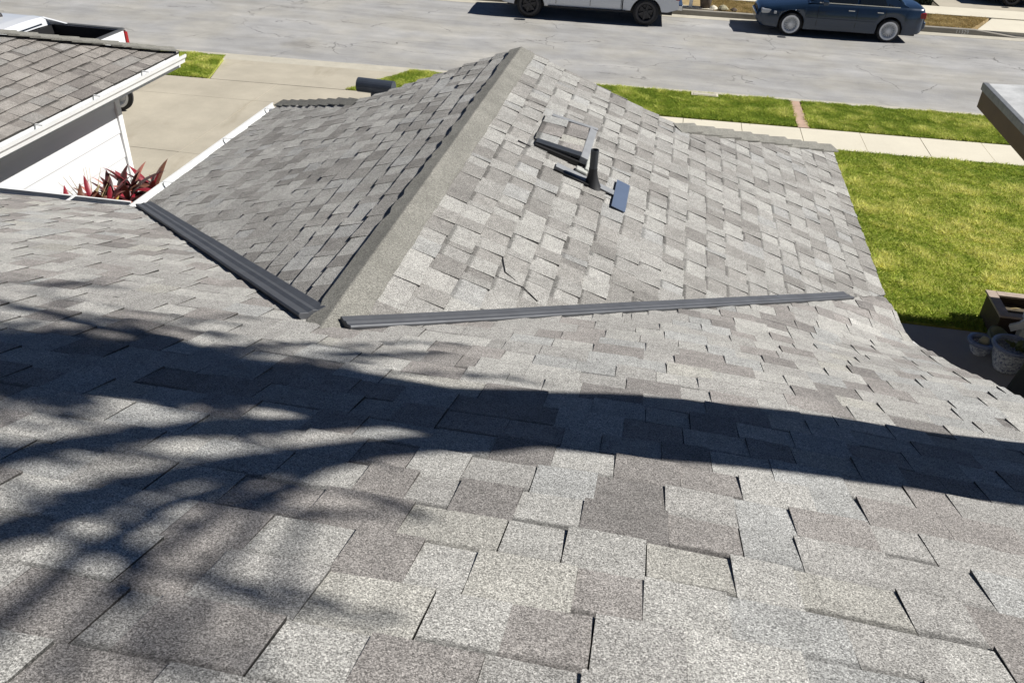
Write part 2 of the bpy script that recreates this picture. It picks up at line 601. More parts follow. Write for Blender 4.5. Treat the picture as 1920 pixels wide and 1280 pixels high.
# driveway: separate poured slabs
drive = tag(bpy.data.objects.new("driveway", None), kind="structure")
COL.objects.link(drive)
ORG[drive.name] = Vector((0, 0, 0))
xs = [-22.0, -16.4, -12.6, -8.55, -4.2]
ysl = [7.0, 9.8, 13.55, 17.07, 18.30]
for i in range(len(xs) - 1):
    for j in range(len(ysl) - 1):
        if i < 2 and j < 1: continue
        g = 0.005
        if j == 3:
            poly = [sp(xs[i] + g, 17.07 + g), sp(xs[i + 1] - g, 17.07 + g), sp(xs[i + 1] - g, 18.30 - g), sp(xs[i] + g, 18.30 - g)]
        elif j == 2:
            poly = [(xs[i] + g, ysl[j] + g), (xs[i + 1] - g, ysl[j] + g), sp(xs[i + 1] - g, 17.07 - g), sp(xs[i] + g, 17.07 - g)]
        else:
            poly = [(xs[i] + g, ysl[j] + g), (xs[i + 1] - g, ysl[j] + g), (xs[i + 1] - g, ysl[j + 1] - g), (xs[i] + g, ysl[j + 1] - g)]
        part("concrete_slab", slab(poly, -0.04, LOT - 0.003 * rnd.random()), M['drive'], drive)

# sidewalk slabs
walk = tag(bpy.data.objects.new("sidewalk", None), kind="structure")
COL.objects.link(walk)
ORG[walk.name] = Vector((0, 0, 0))
u = 2.96 - 1.225 * 6
while u < 16:
    g = 0.006
    part("concrete_slab", slab(srect(u + g, u + 1.225 - g, 17.07, 18.27), -0.04, LOT + 0.004 * rnd.random()), M['walk'], walk)
    u += 1.225

# lawns and their grass
PINK0, PINK1 = 2.90, 3.13
lawns = {
    "front_lawn": [(0.4, 10.62), (14, 10.62), sp(14, 17.03), sp(0.4, 17.03)],
    "parkway_lawn": [sp(-6.95, 18.36), sp(PINK0 - 0.03, 18.36), sp(PINK0 - 0.03, 20.15), sp(-6.0, 20.15)],
    "parkway_lawn_east": [sp(PINK1 + 0.05, 18.36), sp(16, 18.36), sp(16, 20.15), sp(PINK1 + 0.05, 20.15)],
    "parkway_lawn_west": [sp(-15, 18.36), sp(-10.25, 18.36), sp(-10.75, 20.15), sp(-15, 20.15)],
}


def inside(poly, X, Y):
    r = np.ones(len(X), bool)
    ragged = np.random.default_rng(1).uniform(-0.02, 0.055, len(X))
    n = len(poly)
    for i in range(n):
        x0, y0 = poly[i]
        x1, y1 = poly[(i + 1) % n]
        r &= (x1 - x0) * (Y - y0) - (y1 - y0) * (X - x0) >= -ragged * math.hypot(x1 - x0, y1 - y0)
    return r


_gr = np.random.default_rng(3)
_wv = [(_gr.uniform(0.5, 2.6), _gr.uniform(0, 2 * np.pi), _gr.uniform(0, 2 * np.pi)) for _ in range(14)]


def field(X, Y, s=1.0):
    """Smooth pseudo-noise about 0, roughly -1..1."""
    r = np.zeros(len(X))
    for k, a, ph in _wv:
        r += np.sin(k * s * (X * np.cos(a) + Y * np.sin(a)) + ph + 1.3 * np.sin(0.7 * k * s * (X * np.sin(a) - Y * np.cos(a)) + 2 * ph))
    return r / 4.2


def grass(name, poly, n, label, green, dark, dry, z=LOT, hgt=(0.018, 0.04), dryshift=0.0, cat="grass"):
    xs_ = [p[0] for p in poly]
    ys_ = [p[1] for p in poly]
    X = _gr.uniform(min(xs_) - 0.06, max(xs_) + 0.06, n * 2)
    Y = _gr.uniform(min(ys_) - 0.06, max(ys_) + 0.06, n * 2)
    k = inside(poly, X, Y)
    X, Y = X[k][:n], Y[k][:n]
    n = len(X)
    f1, f2 = field(X, Y, 1.0), field(X + 31, Y - 17, 3.2)
    f3 = field(X - 9, Y + 40, 8.0)
    h = _gr.uniform(hgt[0], hgt[1], n) * (1 + 0.25 * f2 + 0.5 * np.maximum(f3, 0))
    a = _gr.uniform(0, 2 * np.pi, n)
    w = _gr.uniform(0.006, 0.013, n)
    lean = _gr.uniform(0.5, 2.2, n) * h
    la = np.where(_gr.random(n) < 0.5, a + np.pi / 2, 0.4 + 0.9 * f2 + _gr.normal(0, 0.5, n))
    V = np.empty((n, 3, 3))
    V[:, 0] = np.stack([X - w * np.cos(a), Y - w * np.sin(a), np.full(n, z)], 1)
    V[:, 1] = np.stack([X + w * np.cos(a), Y + w * np.sin(a), np.full(n, z)], 1)
    V[:, 2] = np.stack([X + lean * np.cos(la), Y + lean * np.sin(la), z + h], 1)
    t = np.clip(0.45 + 0.20 * f1 + 0.20 * f2 + 0.24 * f3 + _gr.normal(0, 0.20, n) + dryshift, 0, 1)
    g, d, dr = (np.array(c) for c in (green, dark, dry))
    t1 = np.clip(t * 2, 0, 1)[:, None]
    t2 = np.clip(t * 2 - 1, 0, 1)[:, None]
    c = d * (1 - t1) + g * t1
    c = c * (1 - t2) + dr * t2
    c = c * _gr.uniform(0.75, 1.3, n)[:, None]
    me = bpy.data.meshes.new(name)
    me.vertices.add(3 * n)
    me.vertices.foreach_set("co", V.reshape(-1).astype(np.float32))
    me.loops.add(3 * n)
    me.loops.foreach_set("vertex_index", np.arange(3 * n, dtype=np.int32))
    me.polygons.add(n)
    me.polygons.foreach_set("loop_start", np.arange(0, 3 * n, 3, dtype=np.int32))
    me.update(calc_edges=True)
    at = me.color_attributes.new("tone", 'FLOAT_COLOR', 'POINT')
    cc = np.ones((n, 3, 4), np.float32)
    cc[:, :, :3] = c[:, None, :]
    at.data.foreach_set("color", cc.reshape(-1))
    me.materials.append(M['blades'])
    o = bpy.data.objects.new(name, me)
    COL.objects.link(o)
    return tag(o, label, cat, kind="stuff")


G1, G0, G2 = (0.45, 0.525, 0.085), (0.25, 0.35, 0.05), (0.76, 0.74, 0.26)
for nm, poly in lawns.items():
    struct("lawn", slab(poly, -0.04, LOT - 0.01), M['lawnsoil'])
grass("grass", [p if p[0] < 10 else (9.0, p[1] - 0.2 * (p[1] > 15)) for p in lawns["front_lawn"]], 230000, "bright yellow green lawn grass beside the gable roof", G1, G0, G2, hgt=(0.018, 0.042), dryshift=0.06)
grass("grass", [sp(-6.95, 18.36), sp(-1.9, 18.36), sp(-1.9, 20.15), sp(-6.0, 20.15)], 60000, "small triangle of grass between apron and gable roof", G1, G0, G2, dryshift=0.05)
grass("grass", [sp(-1.9, 18.36), sp(PINK0 - 0.03, 18.36), sp(PINK0 - 0.03, 20.15), sp(-1.9, 20.15)], 75000, "dark green parkway grass between gable roof and pink strip", G1, G0, G2, hgt=(0.022, 0.05), dryshift=-0.16)
grass("grass", [sp(PINK1 + 0.05, 18.36), sp(9.5, 18.36), sp(9.5, 20.15), sp(PINK1 + 0.05, 20.15)], 100000, "green parkway grass between pink strip and brown porch roof", G1, G0, G2, hgt=(0.022, 0.048), dryshift=-0.10)
grass("grass", [sp(-13.6, 18.36), sp(-10.25, 18.36), sp(-10.75, 20.15), sp(-13.6, 20.15)], 50000, "patch of dark green grass beside the neighbour's eave corner", G1, G0, G2, dryshift=-0.05)

pw = srect(PINK0, PINK1, 18.29, 20.16)
struct("stepping_path", slab([(pw[0][0] + 0.02, pw[0][1]), (pw[1][0] + 0.03, pw[1][1]), (pw[2][0] - 0.02, pw[2][1]), (pw[3][0] - 0.04, pw[3][1])], -0.03, LOT + 0.012), M['pinkwalk'])
struct("patio", slab([(1.0, 1.0), (9.0, 1.0), (9.0, 10.60), (1.0, 10.52)], -0.04, LOT - 0.004), M['patio'])

# far side of the street


def fr(u0, u1, d0, d1):
    return [(u0, FC(u0) + d0), (u1, FC(u1) + d0), (u1, FC(u1) + d1), (u0, FC(u0) + d1)]


FH = 0.16
fk = []
for uu in (-60, 9.3, 10.6, 60):
    h = FH if uu < 10 else 0.02
    y = FC(uu)
    fk.append([(uu, y, -0.05), (uu, y + 0.015, h - 0.015), (uu, y + 0.03, h), (uu, y + 0.16, h), (uu, y + 0.16, -0.05)])
far_kerb = struct("far_kerb", quadstrip(fk), M['farcurb'])
struct("dry_verge", slab([(-40, FC(-40) + 0.2), (9.25, FC(9.25) + 0.2), (10.25, FC(10) + 2.05), (-40, FC(-40) + 2.05)], -0.04, FH - 0.02), M['drysoil'])
struct("far_sidewalk", slab(fr(-40, 40, 2.10, 3.45), -0.04, FH), M['walk'])
struct("far_driveway", slab([(9.4, FC(9.4) + 0.2), (22, FC(22) + 0.2), (22, FC(22) + 2.09), (10.35, FC(10.3) + 2.09)], -0.04, FH - 0.03), M['walk'])
struct("far_driveway", slab(fr(9.0, 22, 3.47, 22), -0.04, FH - 0.005), M['drive'])
struct("far_yard", slab(fr(-40, 8.98, 3.47, 22), -0.04, FH - 0.03), M['soil'])
GD, GDD, GT = (0.42, 0.315, 0.135), (0.22, 0.19, 0.065), (0.52, 0.41, 0.20)
grass("grass", [(1.0, FC(1.0) + 0.24), (9.2, FC(9.2) + 0.24), (10.15, FC(10) + 2.0), (1.0, FC(1) + 2.0)], 60000, "dry straw coloured verge grass behind the dark blue sedan", GD, GDD, GT, z=FH - 0.02, hgt=(0.02, 0.05), dryshift=0.1)

# house number stencilled on the far kerb face
fc_ = bpy.data.curves.new("kerb_number", 'FONT')
fc_.body = "11329"
fc_.size = 0.155
fc_.space_character = 1.05
fo = bpy.data.objects.new("kerb_number", fc_)
COL.objects.link(fo)
fo.location = (8.72, FC(8.72) - 0.004, 0.025)
fo.rotation_euler = (R(86), 0, math.atan(0.05))
fc_.materials.append(M['number'])
fo.parent = far_kerb

# ------------------------------------------------------------------ shingled roofs
TONES = [((0.374, 0.367, 0.343), 28), ((0.321, 0.313, 0.294), 26), ((0.270, 0.254, 0.238), 22), ((0.222, 0.210, 0.198), 9),
         ((0.338, 0.339, 0.326), 11), ((0.370, 0.360, 0.326), 4)]


WING = [((0.366, 0.360, 0.338), 30), ((0.326, 0.319, 0.300), 27), ((0.284, 0.275, 0.257), 23), ((0.238, 0.229, 0.214), 13), ((0.344, 0.343, 0.330), 8)]


def pick_tone(r, pal=TONES):
    k = r.random() * sum(w for _, w in pal)
    for c, w in pal:
        k -= w
        if k <= 0: break
    g = r.uniform(0.92, 1.08) * (1.09 if pal is TONES else 1.0)
    return tuple(q * g for q in c)


def clip_poly(P, C):
    """Sutherland-Hodgman: clip P by the convex polygon C."""
    area = sum(C[i][0] * C[(i + 1) % len(C)][1] - C[(i + 1) % len(C)][0] * C[i][1] for i in range(len(C)))
    s = 1 if area > 0 else -1
    for i in range(len(C)):
        a, b = C[i], C[(i + 1) % len(C)]
        out = []
        side = lambda p: s * ((b[0] - a[0]) * (p[1] - a[1]) - (b[1] - a[1]) * (p[0] - a[0]))
        for j in range(len(P)):
            p, q = P[j], P[(j + 1) % len(P)]
            sp_, sq = side(p), side(q)
            if sp_ >= 0: out.append(p)
            if (sp_ >= 0) != (sq >= 0):
                t = sp_ / (sp_ - sq)
                out.append((p[0] + (q[0] - p[0]) * t, p[1] + (q[1] - p[1]) * t))
        P = out
        if len(P) < 3: return []
    return P


def add_tab(tabs, P, surf, nrm, bu, e, h1, lift, tone, band, keep):
    ca = sum(p[0] for p in P) / len(P)
    cb = sum(p[1] for p in P) / len(P)
    if keep and not keep(ca, cb): return
    n = len(P)
    V, T, VV = [], [], []
    top = []
    for (pa, pb) in P:
        t = min(max((pb - bu) / e, -0.1), 1.1)
        h = 0.002 + (h1 - 0.002) * t + (lift if pa > ca else -lift) * max(t, 0)
        p = Vector(surf(pa, pb)) + nrm * h
        top.append(p)
        VV.append(max(0.0, min(1.0, t)))
    V = [tuple(p) for p in top] + [tuple(p) for p in top] + [tuple(p - nrm * (0.012 + h1)) for p in top]
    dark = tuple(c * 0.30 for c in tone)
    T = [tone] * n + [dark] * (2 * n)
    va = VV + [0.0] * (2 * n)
    # face winding so that the top faces along nrm
    q = (top[1] - top[0]).cross(top[2] - top[0])
    f = tuple(range(n)) if q.dot(nrm) > 0 else tuple(range(n - 1, -1, -1))
    F = [f]
    for i in range(n):
        j = (i + 1) % n
        F.append((n + i, 2 * n + i, 2 * n + j, n + j) if q.dot(nrm) > 0 else (n + j, 2 * n + j, 2 * n + i, n + i))
    cen = sum(top, Vector()) / n
    area = 0.5 * sum(((top[i] - top[0]).cross(top[i + 1] - top[0])).length for i in range(1, n - 1))
    tabs.append(dict(V=V, F=F, T=T, va=va, band=band, cen=cen, area=area))


def make_tabs(surf, nrm, clip, b_low, b_top, e, a0, a1, seed, wid=(0.095, 0.225), pal=TONES, keep=None, b_phase=0.0, narrow=0.12, hs=1.0, lo=0.0065):
    """Courses of laminated shingle tabs on surf(a, b); b grows down the slope. Returns a list of pieces."""
    r = random.Random(seed)
    tabs = []
    row = 0
    bl = b_low + b_phase
    while bl > b_top:
        bu = bl - e
        a = a0 - r.random() * 0.3
        raised = r.random() < 0.5
        wob = [r.uniform(-0.004, 0.004) for _ in range(2)]
        while a < a1:
            w = r.uniform(*wid) if r.random() > narrow else r.uniform(0.045, 0.08)
            gap = r.choice((0.0003, 0.0003, 0.001, 0.0028))
            dj = r.uniform(-0.004, 0.004) + (0.004 if raised else 0)
            sk = r.uniform(-0.0012, 0.0012)
            poly = [(a + sk, bu - 0.014), (a + w - gap + sk, bu - 0.014), (a + w - gap, bl + dj + wob[0]), (a, bl + dj + wob[1])]
            tone = pick_tone(r, pal)
            if w < 0.09: tone = tuple(c * 0.90 for c in tone)
            h1 = ((0.0125 if raised else lo) + r.uniform(-0.001, 0.0015)) * hs
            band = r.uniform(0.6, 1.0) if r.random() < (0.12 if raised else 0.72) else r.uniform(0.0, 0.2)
            raised = (not raised) if r.random() < 0.85 else raised
            lift = r.uniform(-0.0012, 0.0012)
            a += w
            for P in [clip_poly(poly, c) for c in (clip if isinstance(clip[0], list) else [clip])]:
              if len(P) < 3: continue
              add_tab(tabs, P, surf, nrm, bu, e, h1, lift, tone, band, keep)
        bl -= e
        row += 1
    return tabs


def apparent(tb, nrm):
    d = tb['cen'] - CAM
    z = d.dot(c_fw)
    if z <= 0.1: return 0.0
    u, v = d.dot(c_right) / z * 1591.17, d.dot(c_up) / z * 1591.17
    if abs(u) > 985 or abs(v) > 660: return 0.0
    return tb['area'] * abs(d.normalized().dot(nrm)) / d.length_squared


def tab_object(name, tabs, mat, parent):
    V, F, T, A, B = [], [], [], [], []
    off = ORG[parent.name]
    for tb in tabs:
        n = len(V)
        V += [(v[0] - off.x, v[1] - off.y, v[2] - off.z) for v in tb['V']]
        F += [tuple(i + n for i in f) for f in tb['F']]
        T += tb['T']
        A += tb['va']
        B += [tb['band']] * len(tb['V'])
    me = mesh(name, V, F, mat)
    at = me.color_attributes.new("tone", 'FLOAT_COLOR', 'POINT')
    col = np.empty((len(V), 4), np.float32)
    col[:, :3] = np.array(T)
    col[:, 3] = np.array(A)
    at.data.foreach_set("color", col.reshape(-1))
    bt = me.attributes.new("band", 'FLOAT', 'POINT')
    bt.data.foreach_set("value", np.array(B, np.float32))
    o = bpy.data.objects.new(name, me)
    COL.objects.link(o)
    o.parent = parent
    ORG[o.name] = off
    return o


house = thing("house", "house with grey laminated shingle roof and a gabled wing reaching towards the street", "house", (-1.3, 5.0, LOT))

SM, KZ = 0.3776, 6.0 - 0.88
XE = 1.87                                        # the wing's lower east edge and the main roof's east edge
XR, ZR = -1.28, 6.0 - 1.96                       # ridge of the wing
KE = (3.18 - 1.96) / (XE - XR)
XW = -4.25
KW = (3.162 - 1.96) / (XR - XW)
YG = 7.6
YJ = (KZ - ZR) / SM
_we = [(-3, 0.05), (2, 0.08), (3.6, 0.11), (4.8, 0.175), (5.4, 0.205), (5.8, 0.18), (6.15, 0.10), (9, 0.0)]


def sag(x, y):
    if x < 0.0: return 0.0
    t = min(1.0, x / XE)
    t = t * t * (3 - 2 * t)
    for i in range(len(_we) - 1):
        if y <= _we[i + 1][0]:
            k = (y - _we[i][0]) / (_we[i + 1][0] - _we[i][0])
            k = k * k * (3 - 2 * k)
            d = (YJ + KE / SM * (x - XR) - y) / 1.0
            d = min(1.0, max(0.0, d))
            return t * d * d * (3 - 2 * d) * (_we[i][1] + (_we[i + 1][1] - _we[i][1]) * k)
    return 0.0


main_s = lambda x, y: (x, y, KZ - SM * y - sag(x, y))
east_s = lambda y, x: (x, y, ZR - KE * (x - XR))
west_s = lambda y, b: (-b, y, ZR - KW * (XR + b))              # b = -x
# hip end facing the street: through the two lower corners and the knees
FRC, FLC = Vector((XE, 9.40, east_s(0, XE)[2])), Vector((XW, 9.0, west_s(0, -XW)[2]))
KNR = Vector((0.13, YG, east_s(0, 0.13)[2]))
KNL = Vector((-2.80, YG, west_s(0, 2.80)[2]))
hip_n = (FRC - FLC).cross(KNR - FRC).normalized()
if hip_n.z < 0: hip_n = -hip_n
hip_s = lambda x, y: (x, y, FLC.z - (hip_n.x * (x - FLC.x) + hip_n.y * (y - FLC.y)) / hip_n.z)
n_main = Vector((0, SM, 1)).normalized()
n_east = Vector((KE, 0, 1)).normalized()
n_west = Vector((-KW, 0, 1)).normalized()
vE = lambda x: YJ + KE / SM * (x - XR)            # valley lines in plan
vW = lambda x: YJ + KW / SM * (XR - x)


def deck(name, surf, nrm, poly, na=2, nb=2):
    """Dark underlay a little below the shingles."""
    V = [tuple(Vector(surf(a, b)) - nrm * 0.016) for a, b in poly]
    return part(name, (V, [tuple(range(len(V)))]), M['black'], house)


# main slope underlay follows the sag at the east edge
gx = [-7.6, -4.31, -1.3, 0.0, 0.25, 0.5, 0.75, 1.0, 1.2, 1.4, 1.6, 1.75, XE]
gy = [-3, -1, 1, 2, 2.5, 3, 3.3, 3.6, 3.9, 4.2, 4.5, 4.8, 5.0, 5.2, 5.4, 5.6, 5.8, 5.95, 6.08]
V = [tuple(Vector(main_s(x, y)) - n_main * 0.03) for x in gx for y in gy]
F = [(i * len(gy) + j, (i + 1) * len(gy) + j, (i + 1) * len(gy) + j + 1, i * len(gy) + j + 1) for i in range(len(gx) - 1) for j in range(len(gy) - 1)]
main_slope = part("roof_slope", (V, F), M['black'], house)
east_poly = [(YJ, XR), (YG + 0.03, XR), (YG + 0.03, 0.13), (9.40, XE), (vE(XE) - 0.0, XE)]
west_poly = [(YJ, -XR), (YG + 0.03, -XR), (YG + 0.03, 2.80), (9.0, -XW), (vW(XW), -XW)]
hip_poly = [(-2.80, YG), (0.13, YG), (XE, 9.40), (XW, 9.0)]
east_slope = deck("roof_slope", east_s, n_east, east_poly)
west_slope = deck("roof_slope", west_s, n_west, west_poly)
hip_slope = deck("roof_slope", hip_s, hip_n, hip_poly)

EX = 0.178
eM = EX / math.sqrt(1 + SM * SM)
main_clip = [(-7.6, 5.64), (-4.31, 6.0), (-4.0, 6.06), (XE, 6.10), (XE + 0.02, 4.5), (XE + 0.05, -1.6), (-7.6, -1.6)]


def main_keep(x, y):
    return not (y > max(vE(x), vW(x)) + 0.16)


tm = make_tabs(main_s, n_main, main_clip, 6.16, -1.6, eM, -7.6, XE + 0.1, 21, keep=main_keep, b_phase=0.035, narrow=0.035, wid=(0.11, 0.225))
gapv = 0.035
YB = YG + 0.05
east_clip = [[(vE(XR) - 0.03, XR + 0.06), (YB, XR + 0.06), (YB, XE + 0.02), (vE(XE) + gapv, XE + 0.02)],
             [(YB, 0.15), (9.43, XE + 0.02), (YB, XE + 0.02)]]
te = make_tabs(east_s, n_east, east_clip, XE + 0.02, XR, 0.157 * math.cos(math.atan(KE)), 2.5, 9.6, 5, narrow=0.15, wid=(0.09, 0.20), pal=WING)
west_clip = [[(vW(XR) + 0.088, -XR + 0.05), (YB, -XR + 0.05), (YB, -XW + 0.02), (vW(XW) + 0.088, -XW + 0.02)],
             [(YB, 2.80), (9.03, -XW + 0.02), (YB, -XW + 0.02)]]
tw = make_tabs(west_s, n_west, west_clip, -XW + 0.02, -XR, 0.157 * math.cos(math.atan(KW)), 2.5, 9.3, 9, narrow=0.05, wid=(0.10, 0.22), hs=1.7, lo=0.0112, pal=WING)
th = make_tabs(hip_s, hip_n, [(-2.80, YG), (0.13, YG), (XE, 9.42), (XW, 9.02)], 9.42, YG, EX * 0.93, -4.4, 2.0, 13)

allt = [(apparent(t, n_main), t, main_slope) for t in tm] + [(apparent(t, n_east), t, east_slope) for t in te] + [(apparent(t, n_west), t, west_slope) for t in tw]
allt.sort(key=lambda q: -q[0])
for s_, t_, par in allt[:300]:
    tab_object("shingle", [t_], M['shingle'], par)
field_o = tab_object("shingle_field", [q[1] for q in allt[300:]] + th, M['shingle'], house)
tag(field_o, kind="stuff")

# smooth mineral cap sheet bent over the ridge of the wing
rings = []
yy = YJ - 0.10
rr = random.Random(4)
while yy < 7.69:
    j1, j2 = rr.choice((-0.012, -0.010, 0.008, 0.010)), rr.uniform(-0.004, 0.006)
    wl_, wr_ = 0.092 + j1, 0.122 + j2
    zc = ZR + 0.012 + rr.uniform(-0.0015, 0.0015)
    pts = [(-wl_, -wl_ * KW + 0.024), (-wl_ * 0.5, -wl_ * 0.5 * KW + 0.020), (-0.004, 0.016), (0.004, 0.016), (wr_ * 0.5, -wr_ * 0.5 * KE + 0.016), (wr_, -wr_ * KE + 0.014)]
    ring = [(XR + a, yy, zc - 0.006 + b) for a, b in pts]
    ring += [(XR + a, yy, zc - 0.006 + b - 0.012) for a, b in reversed(pts)]
    rings.append(ring)
    yy += 0.085
Vr, Fr = quadstrip(rings, closed=True)
Fr.append(tuple(range(11, -1, -1)))
Fr.append(tuple(range(len(Vr) - 12, len(Vr))))
part("ridge_cap", (Vr, Fr), M['cap'], house)


def valley(name, x0, x1, fn, zfn, n=14, wide=1.0):
    path = []
    r = random.Random(int(x0 * 100) + 5)
    for i in range(n + 1):
        x = x0 + (x1 - x0) * i / n
        path.append((x, fn(x) + 0.012, zfn(x) + 0.012 + r.uniform(-0.0015, 0.0015)))
    prof = [(-0.050, 0.016), (-0.045, 0.024), (-0.016, 0.017), (0.0, 0.023), (0.016, 0.017), (0.045, 0.024), (0.050, 0.016),
            (0.045, -0.01), (0.016, -0.01), (0.0, -0.008), (-0.016, -0.01), (-0.045, -0.01)]
    prof = [(a * wide, b) for a, b in prof]
    return part(name, sweep(prof, path), M['flash'], house, bevel=0.002)


vE2 = lambda x: vE(x) - 0.060 * (1.53 - x) / 2.7       # the metal's near end is bedded on the main slope
valley("valley_flashing", -1.20, 1.53, vE2, lambda x: KZ - SM * vE2(x) - 0.004)
valley("valley_flashing", -1.37, -4.24, vW, lambda x: ZR - KW * (XR - x) + 0.010, wide=1.35)


def hip_caps(parent, A, B, sA, sB, n, width=0.12, lift=0.045, rs=1):
    """Bent cap shingles laid up a hip from A (low) to B (high); sA, sB give the height of the two roof planes."""
    A, B = Vector(A), Vector(B)
    d = B - A
    pl = Vector((d.x, d.y, 0)).normalized()
    pr = Vector((-pl.y, pl.x, 0))
    r = random.Random(rs)
    for i in range(n):
        t0, t1 = i / n, min(1.0, (i + 1.55) / n)
        w = width * r.uniform(0.94, 1.06)
        V = []
        for t, h in ((t0, lift + r.uniform(-0.003, 0.006)), (t1, 0.020)):
            c = A + d * t
            for q in (-1, -0.35, 0.0, 0.35, 1):
                p = c + pr * (q * w)
                s = sA if q < 0 else sB
                z = s(p.x, p.y) + h - 0.012 * abs(q)
                V.append((p.x, p.y, z))
        V += [(x, y, z - 0.012) for x, y, z in V]
        F = [(j, j + 1, j + 6, j + 5) for j in range(4)]
        F += [(10 + j, 15 + j, 16 + j, 11 + j) for j in range(4)]
        F += [(j, 10 + j, 11 + j, j + 1) for j in range(4)] + [(5 + j, 6 + j, 16 + j, 15 + j) for j in range(4)]
        F += [(0, 5, 15, 10), (4, 14, 19, 9)]
        part("cap_shingle", (V, F), M['cap'], parent)


hipr = part("hip_ridge", tube([FRC + Vector((0, 0, -0.02)), KNR + Vector((0, 0, -0.02))], 0.015, 6), M['black'], house)
hip_caps(hipr, FRC, KNR, lambda x, y: hip_s(x, y)[2], lambda x, y: east_s(y, x)[2], 9, rs=3)
hipl = part("hip_ridge", tube([FLC + Vector((0, 0, -0.02)), KNL + Vector((0, 0, -0.02))], 0.015, 6), M['black'], house)
hip_caps(hipl, FLC, KNL, lambda x, y: west_s(y, -x)[2], lambda x, y: hip_s(x, y)[2], 8, rs=8)

# gable triangle above the hip, walls, soffit boards
part("gable_wall", ([(KNL.x, YG - 0.1, KNL.z - 0.02), (KNR.x, YG - 0.1, KNR.z - 0.02), (XR, YG - 0.1, ZR - 0.05)], [(0, 2, 1)]), M['stucco'], house)
part("wall", slab([(XW + 0.5, 4.0), (XE - 0.5, 4.0), (XE - 0.5, 8.7), (XW + 0.5, 8.45)], 0.0, 2.74), M['stucco'], house)
part("wall", slab([(-7.6, -3.0), (XE - 0.4, -3.0), (XE - 0.4, 4.6), (-7.6, 5.1)], 0.0, 2.70), M['stucco'], house)
part("fascia", join(box(XE - 0.07, XE - 0.035, 5.4, 9.3, 2.66, 2.80)), M['white'], house)
# rake board of the main slope's east edge
part("rake_board", sweep([(0.02, -0.03), (0.055, -0.03), (0.055, -0.2), (0.02, -0.2)], [main_s(XE, y) for y in (5.35, 5.0, 4.3, 3.6, 2.5, 1.0, -1.5)]), M['white'], house)

GUT = [(0.0, 0.0), (0.0, -0.115), (0.085, -0.115), (0.093, -0.07), (0.118, -0.04), (0.125, 0.0), (0.105, 0.0), (0.105, -0.006),
       (0.118, -0.008), (0.112, -0.036), (0.087, -0.066), (0.080, -0.109), (0.006, -0.109), (0.006, 0.0)]


def gutter(parent, path, nbr, mat, ang):
    """An open metal gutter along path with hanger straps across its mouth."""
    g = part("gutter", sweep(GUT, path), mat, parent)
    P0, P1 = Vector(path[0]), Vector(path[-1])
    d = (P1 - P0)
    side = Vector((0, 0, 1)).cross(d.normalized())
    for k in nbr:
        p = P0 + d * k
        a = d.normalized() * 0.014
        V = []
        for q, h in ((-0.03, 0.012), (0.05, 0.005), (0.118, 0.004)):
            V += [tuple(p - a + side * q + Vector((0, 0, h))), tuple(p + a + side * q + Vector((0, 0, h)))]
        V += [(x, y, z - 0.004) for x, y, z in V]
        F = [(0, 1, 3, 2), (2, 3, 5, 4), (6, 8, 9, 7), (8, 10, 11, 9), (0, 2, 8, 6), (2, 4, 10, 8), (1, 7, 9, 3), (3, 9, 11, 5), (0, 6, 7, 1), (4, 5, 11, 10)]
        part("gutter_hanger", (V, F), mat, g)
    return g


gz = west_s(0, -XW)[2] - 0.012
gutter(house, [(XW - 0.035, 6.02, gz), (XW - 0.035, 9.03, gz)], (0.2, 0.595, 0.93), M['gutter'], 0)
gutter(house, [(-7.6, 5.675, KZ - SM * 5.64 - 0.02), (XW - 0.17, 6.03, KZ - SM * 5.99 - 0.03)], (0.30, 0.62, 0.845), M['gutter'], 0)

# --- things on the wing's east slope (parts of the house)


def on_east(x, y, h=0.0):
    return tuple(Vector(east_s(y, x)) + n_east * h)


def east_box(x0, x1, y0, y1, h0, h1):
    V = [on_east(x, y, h) for h in (h0, h1) for (x, y) in ((x0, y0), (x1, y0), (x1, y1), (x0, y1))]
    return V, [(0, 3, 2, 1), (4, 5, 6, 7), (0, 1, 5, 4), (1, 2, 6, 5), (2, 3, 7, 6), (3, 0, 4, 7)]


# attic vent: a shallow hood raised over the shingles, shingled on top, open on its near side
def hv(x):
    return 0.016 + 0.052 * (x + 0.84) / 0.32


def east_hex(x0, x1, y0, y1, lo, hi):
    V = [on_east(x, y, h(x)) for h in (lo, hi) for (x, y) in ((x0, y0), (x1, y0), (x1, y1), (x0, y1))]
    return V, [(0, 3, 2, 1), (4, 5, 6, 7), (0, 1, 5, 4), (1, 2, 6, 5), (2, 3, 7, 6), (3, 0, 4, 7)]


av = part("attic_vent", east_hex(-0.83, -0.54, 5.82, 6.34, lambda x: 0.004, lambda x: hv(x) - 0.004), M['black'], house)
part("hood_side", east_hex(-0.535, -0.480, 5.735, 6.40, lambda x: 0.03, lambda x: 0.078), M['ventmetal'], av, bevel=0.004)
part("hood_rear", east_hex(-0.82, -0.4802, 6.35, 6.395, lambda x: 0.004, lambda x: hv(x) + 0.012), M['ventmetal'], av, bevel=0.003)
part("hood_front", east_hex(-0.845, -0.5352, 5.735, 5.815, lambda x: hv(x) - 0.012, lambda x: hv(x) + 0.012), M['darkmetal'], av, bevel=0.003)
part("opening_shade", east_hex(-0.84, -0.53, 5.705, 5.734, lambda x: 0.004, lambda x: 0.010 + 0.5 * hv(x)), M['black'], av)  # solid black wedge painted in for the shade inside the open side
part("sealant", east_box(-0.479, -0.452, 5.64, 5.93, 0.015, 0.05), M['mastic'], av, bevel=0.008)
part("sealant", east_box(-0.535, -0.452, 5.60, 5.665, 0.012, 0.036), M['mastic'], av, bevel=0.01)
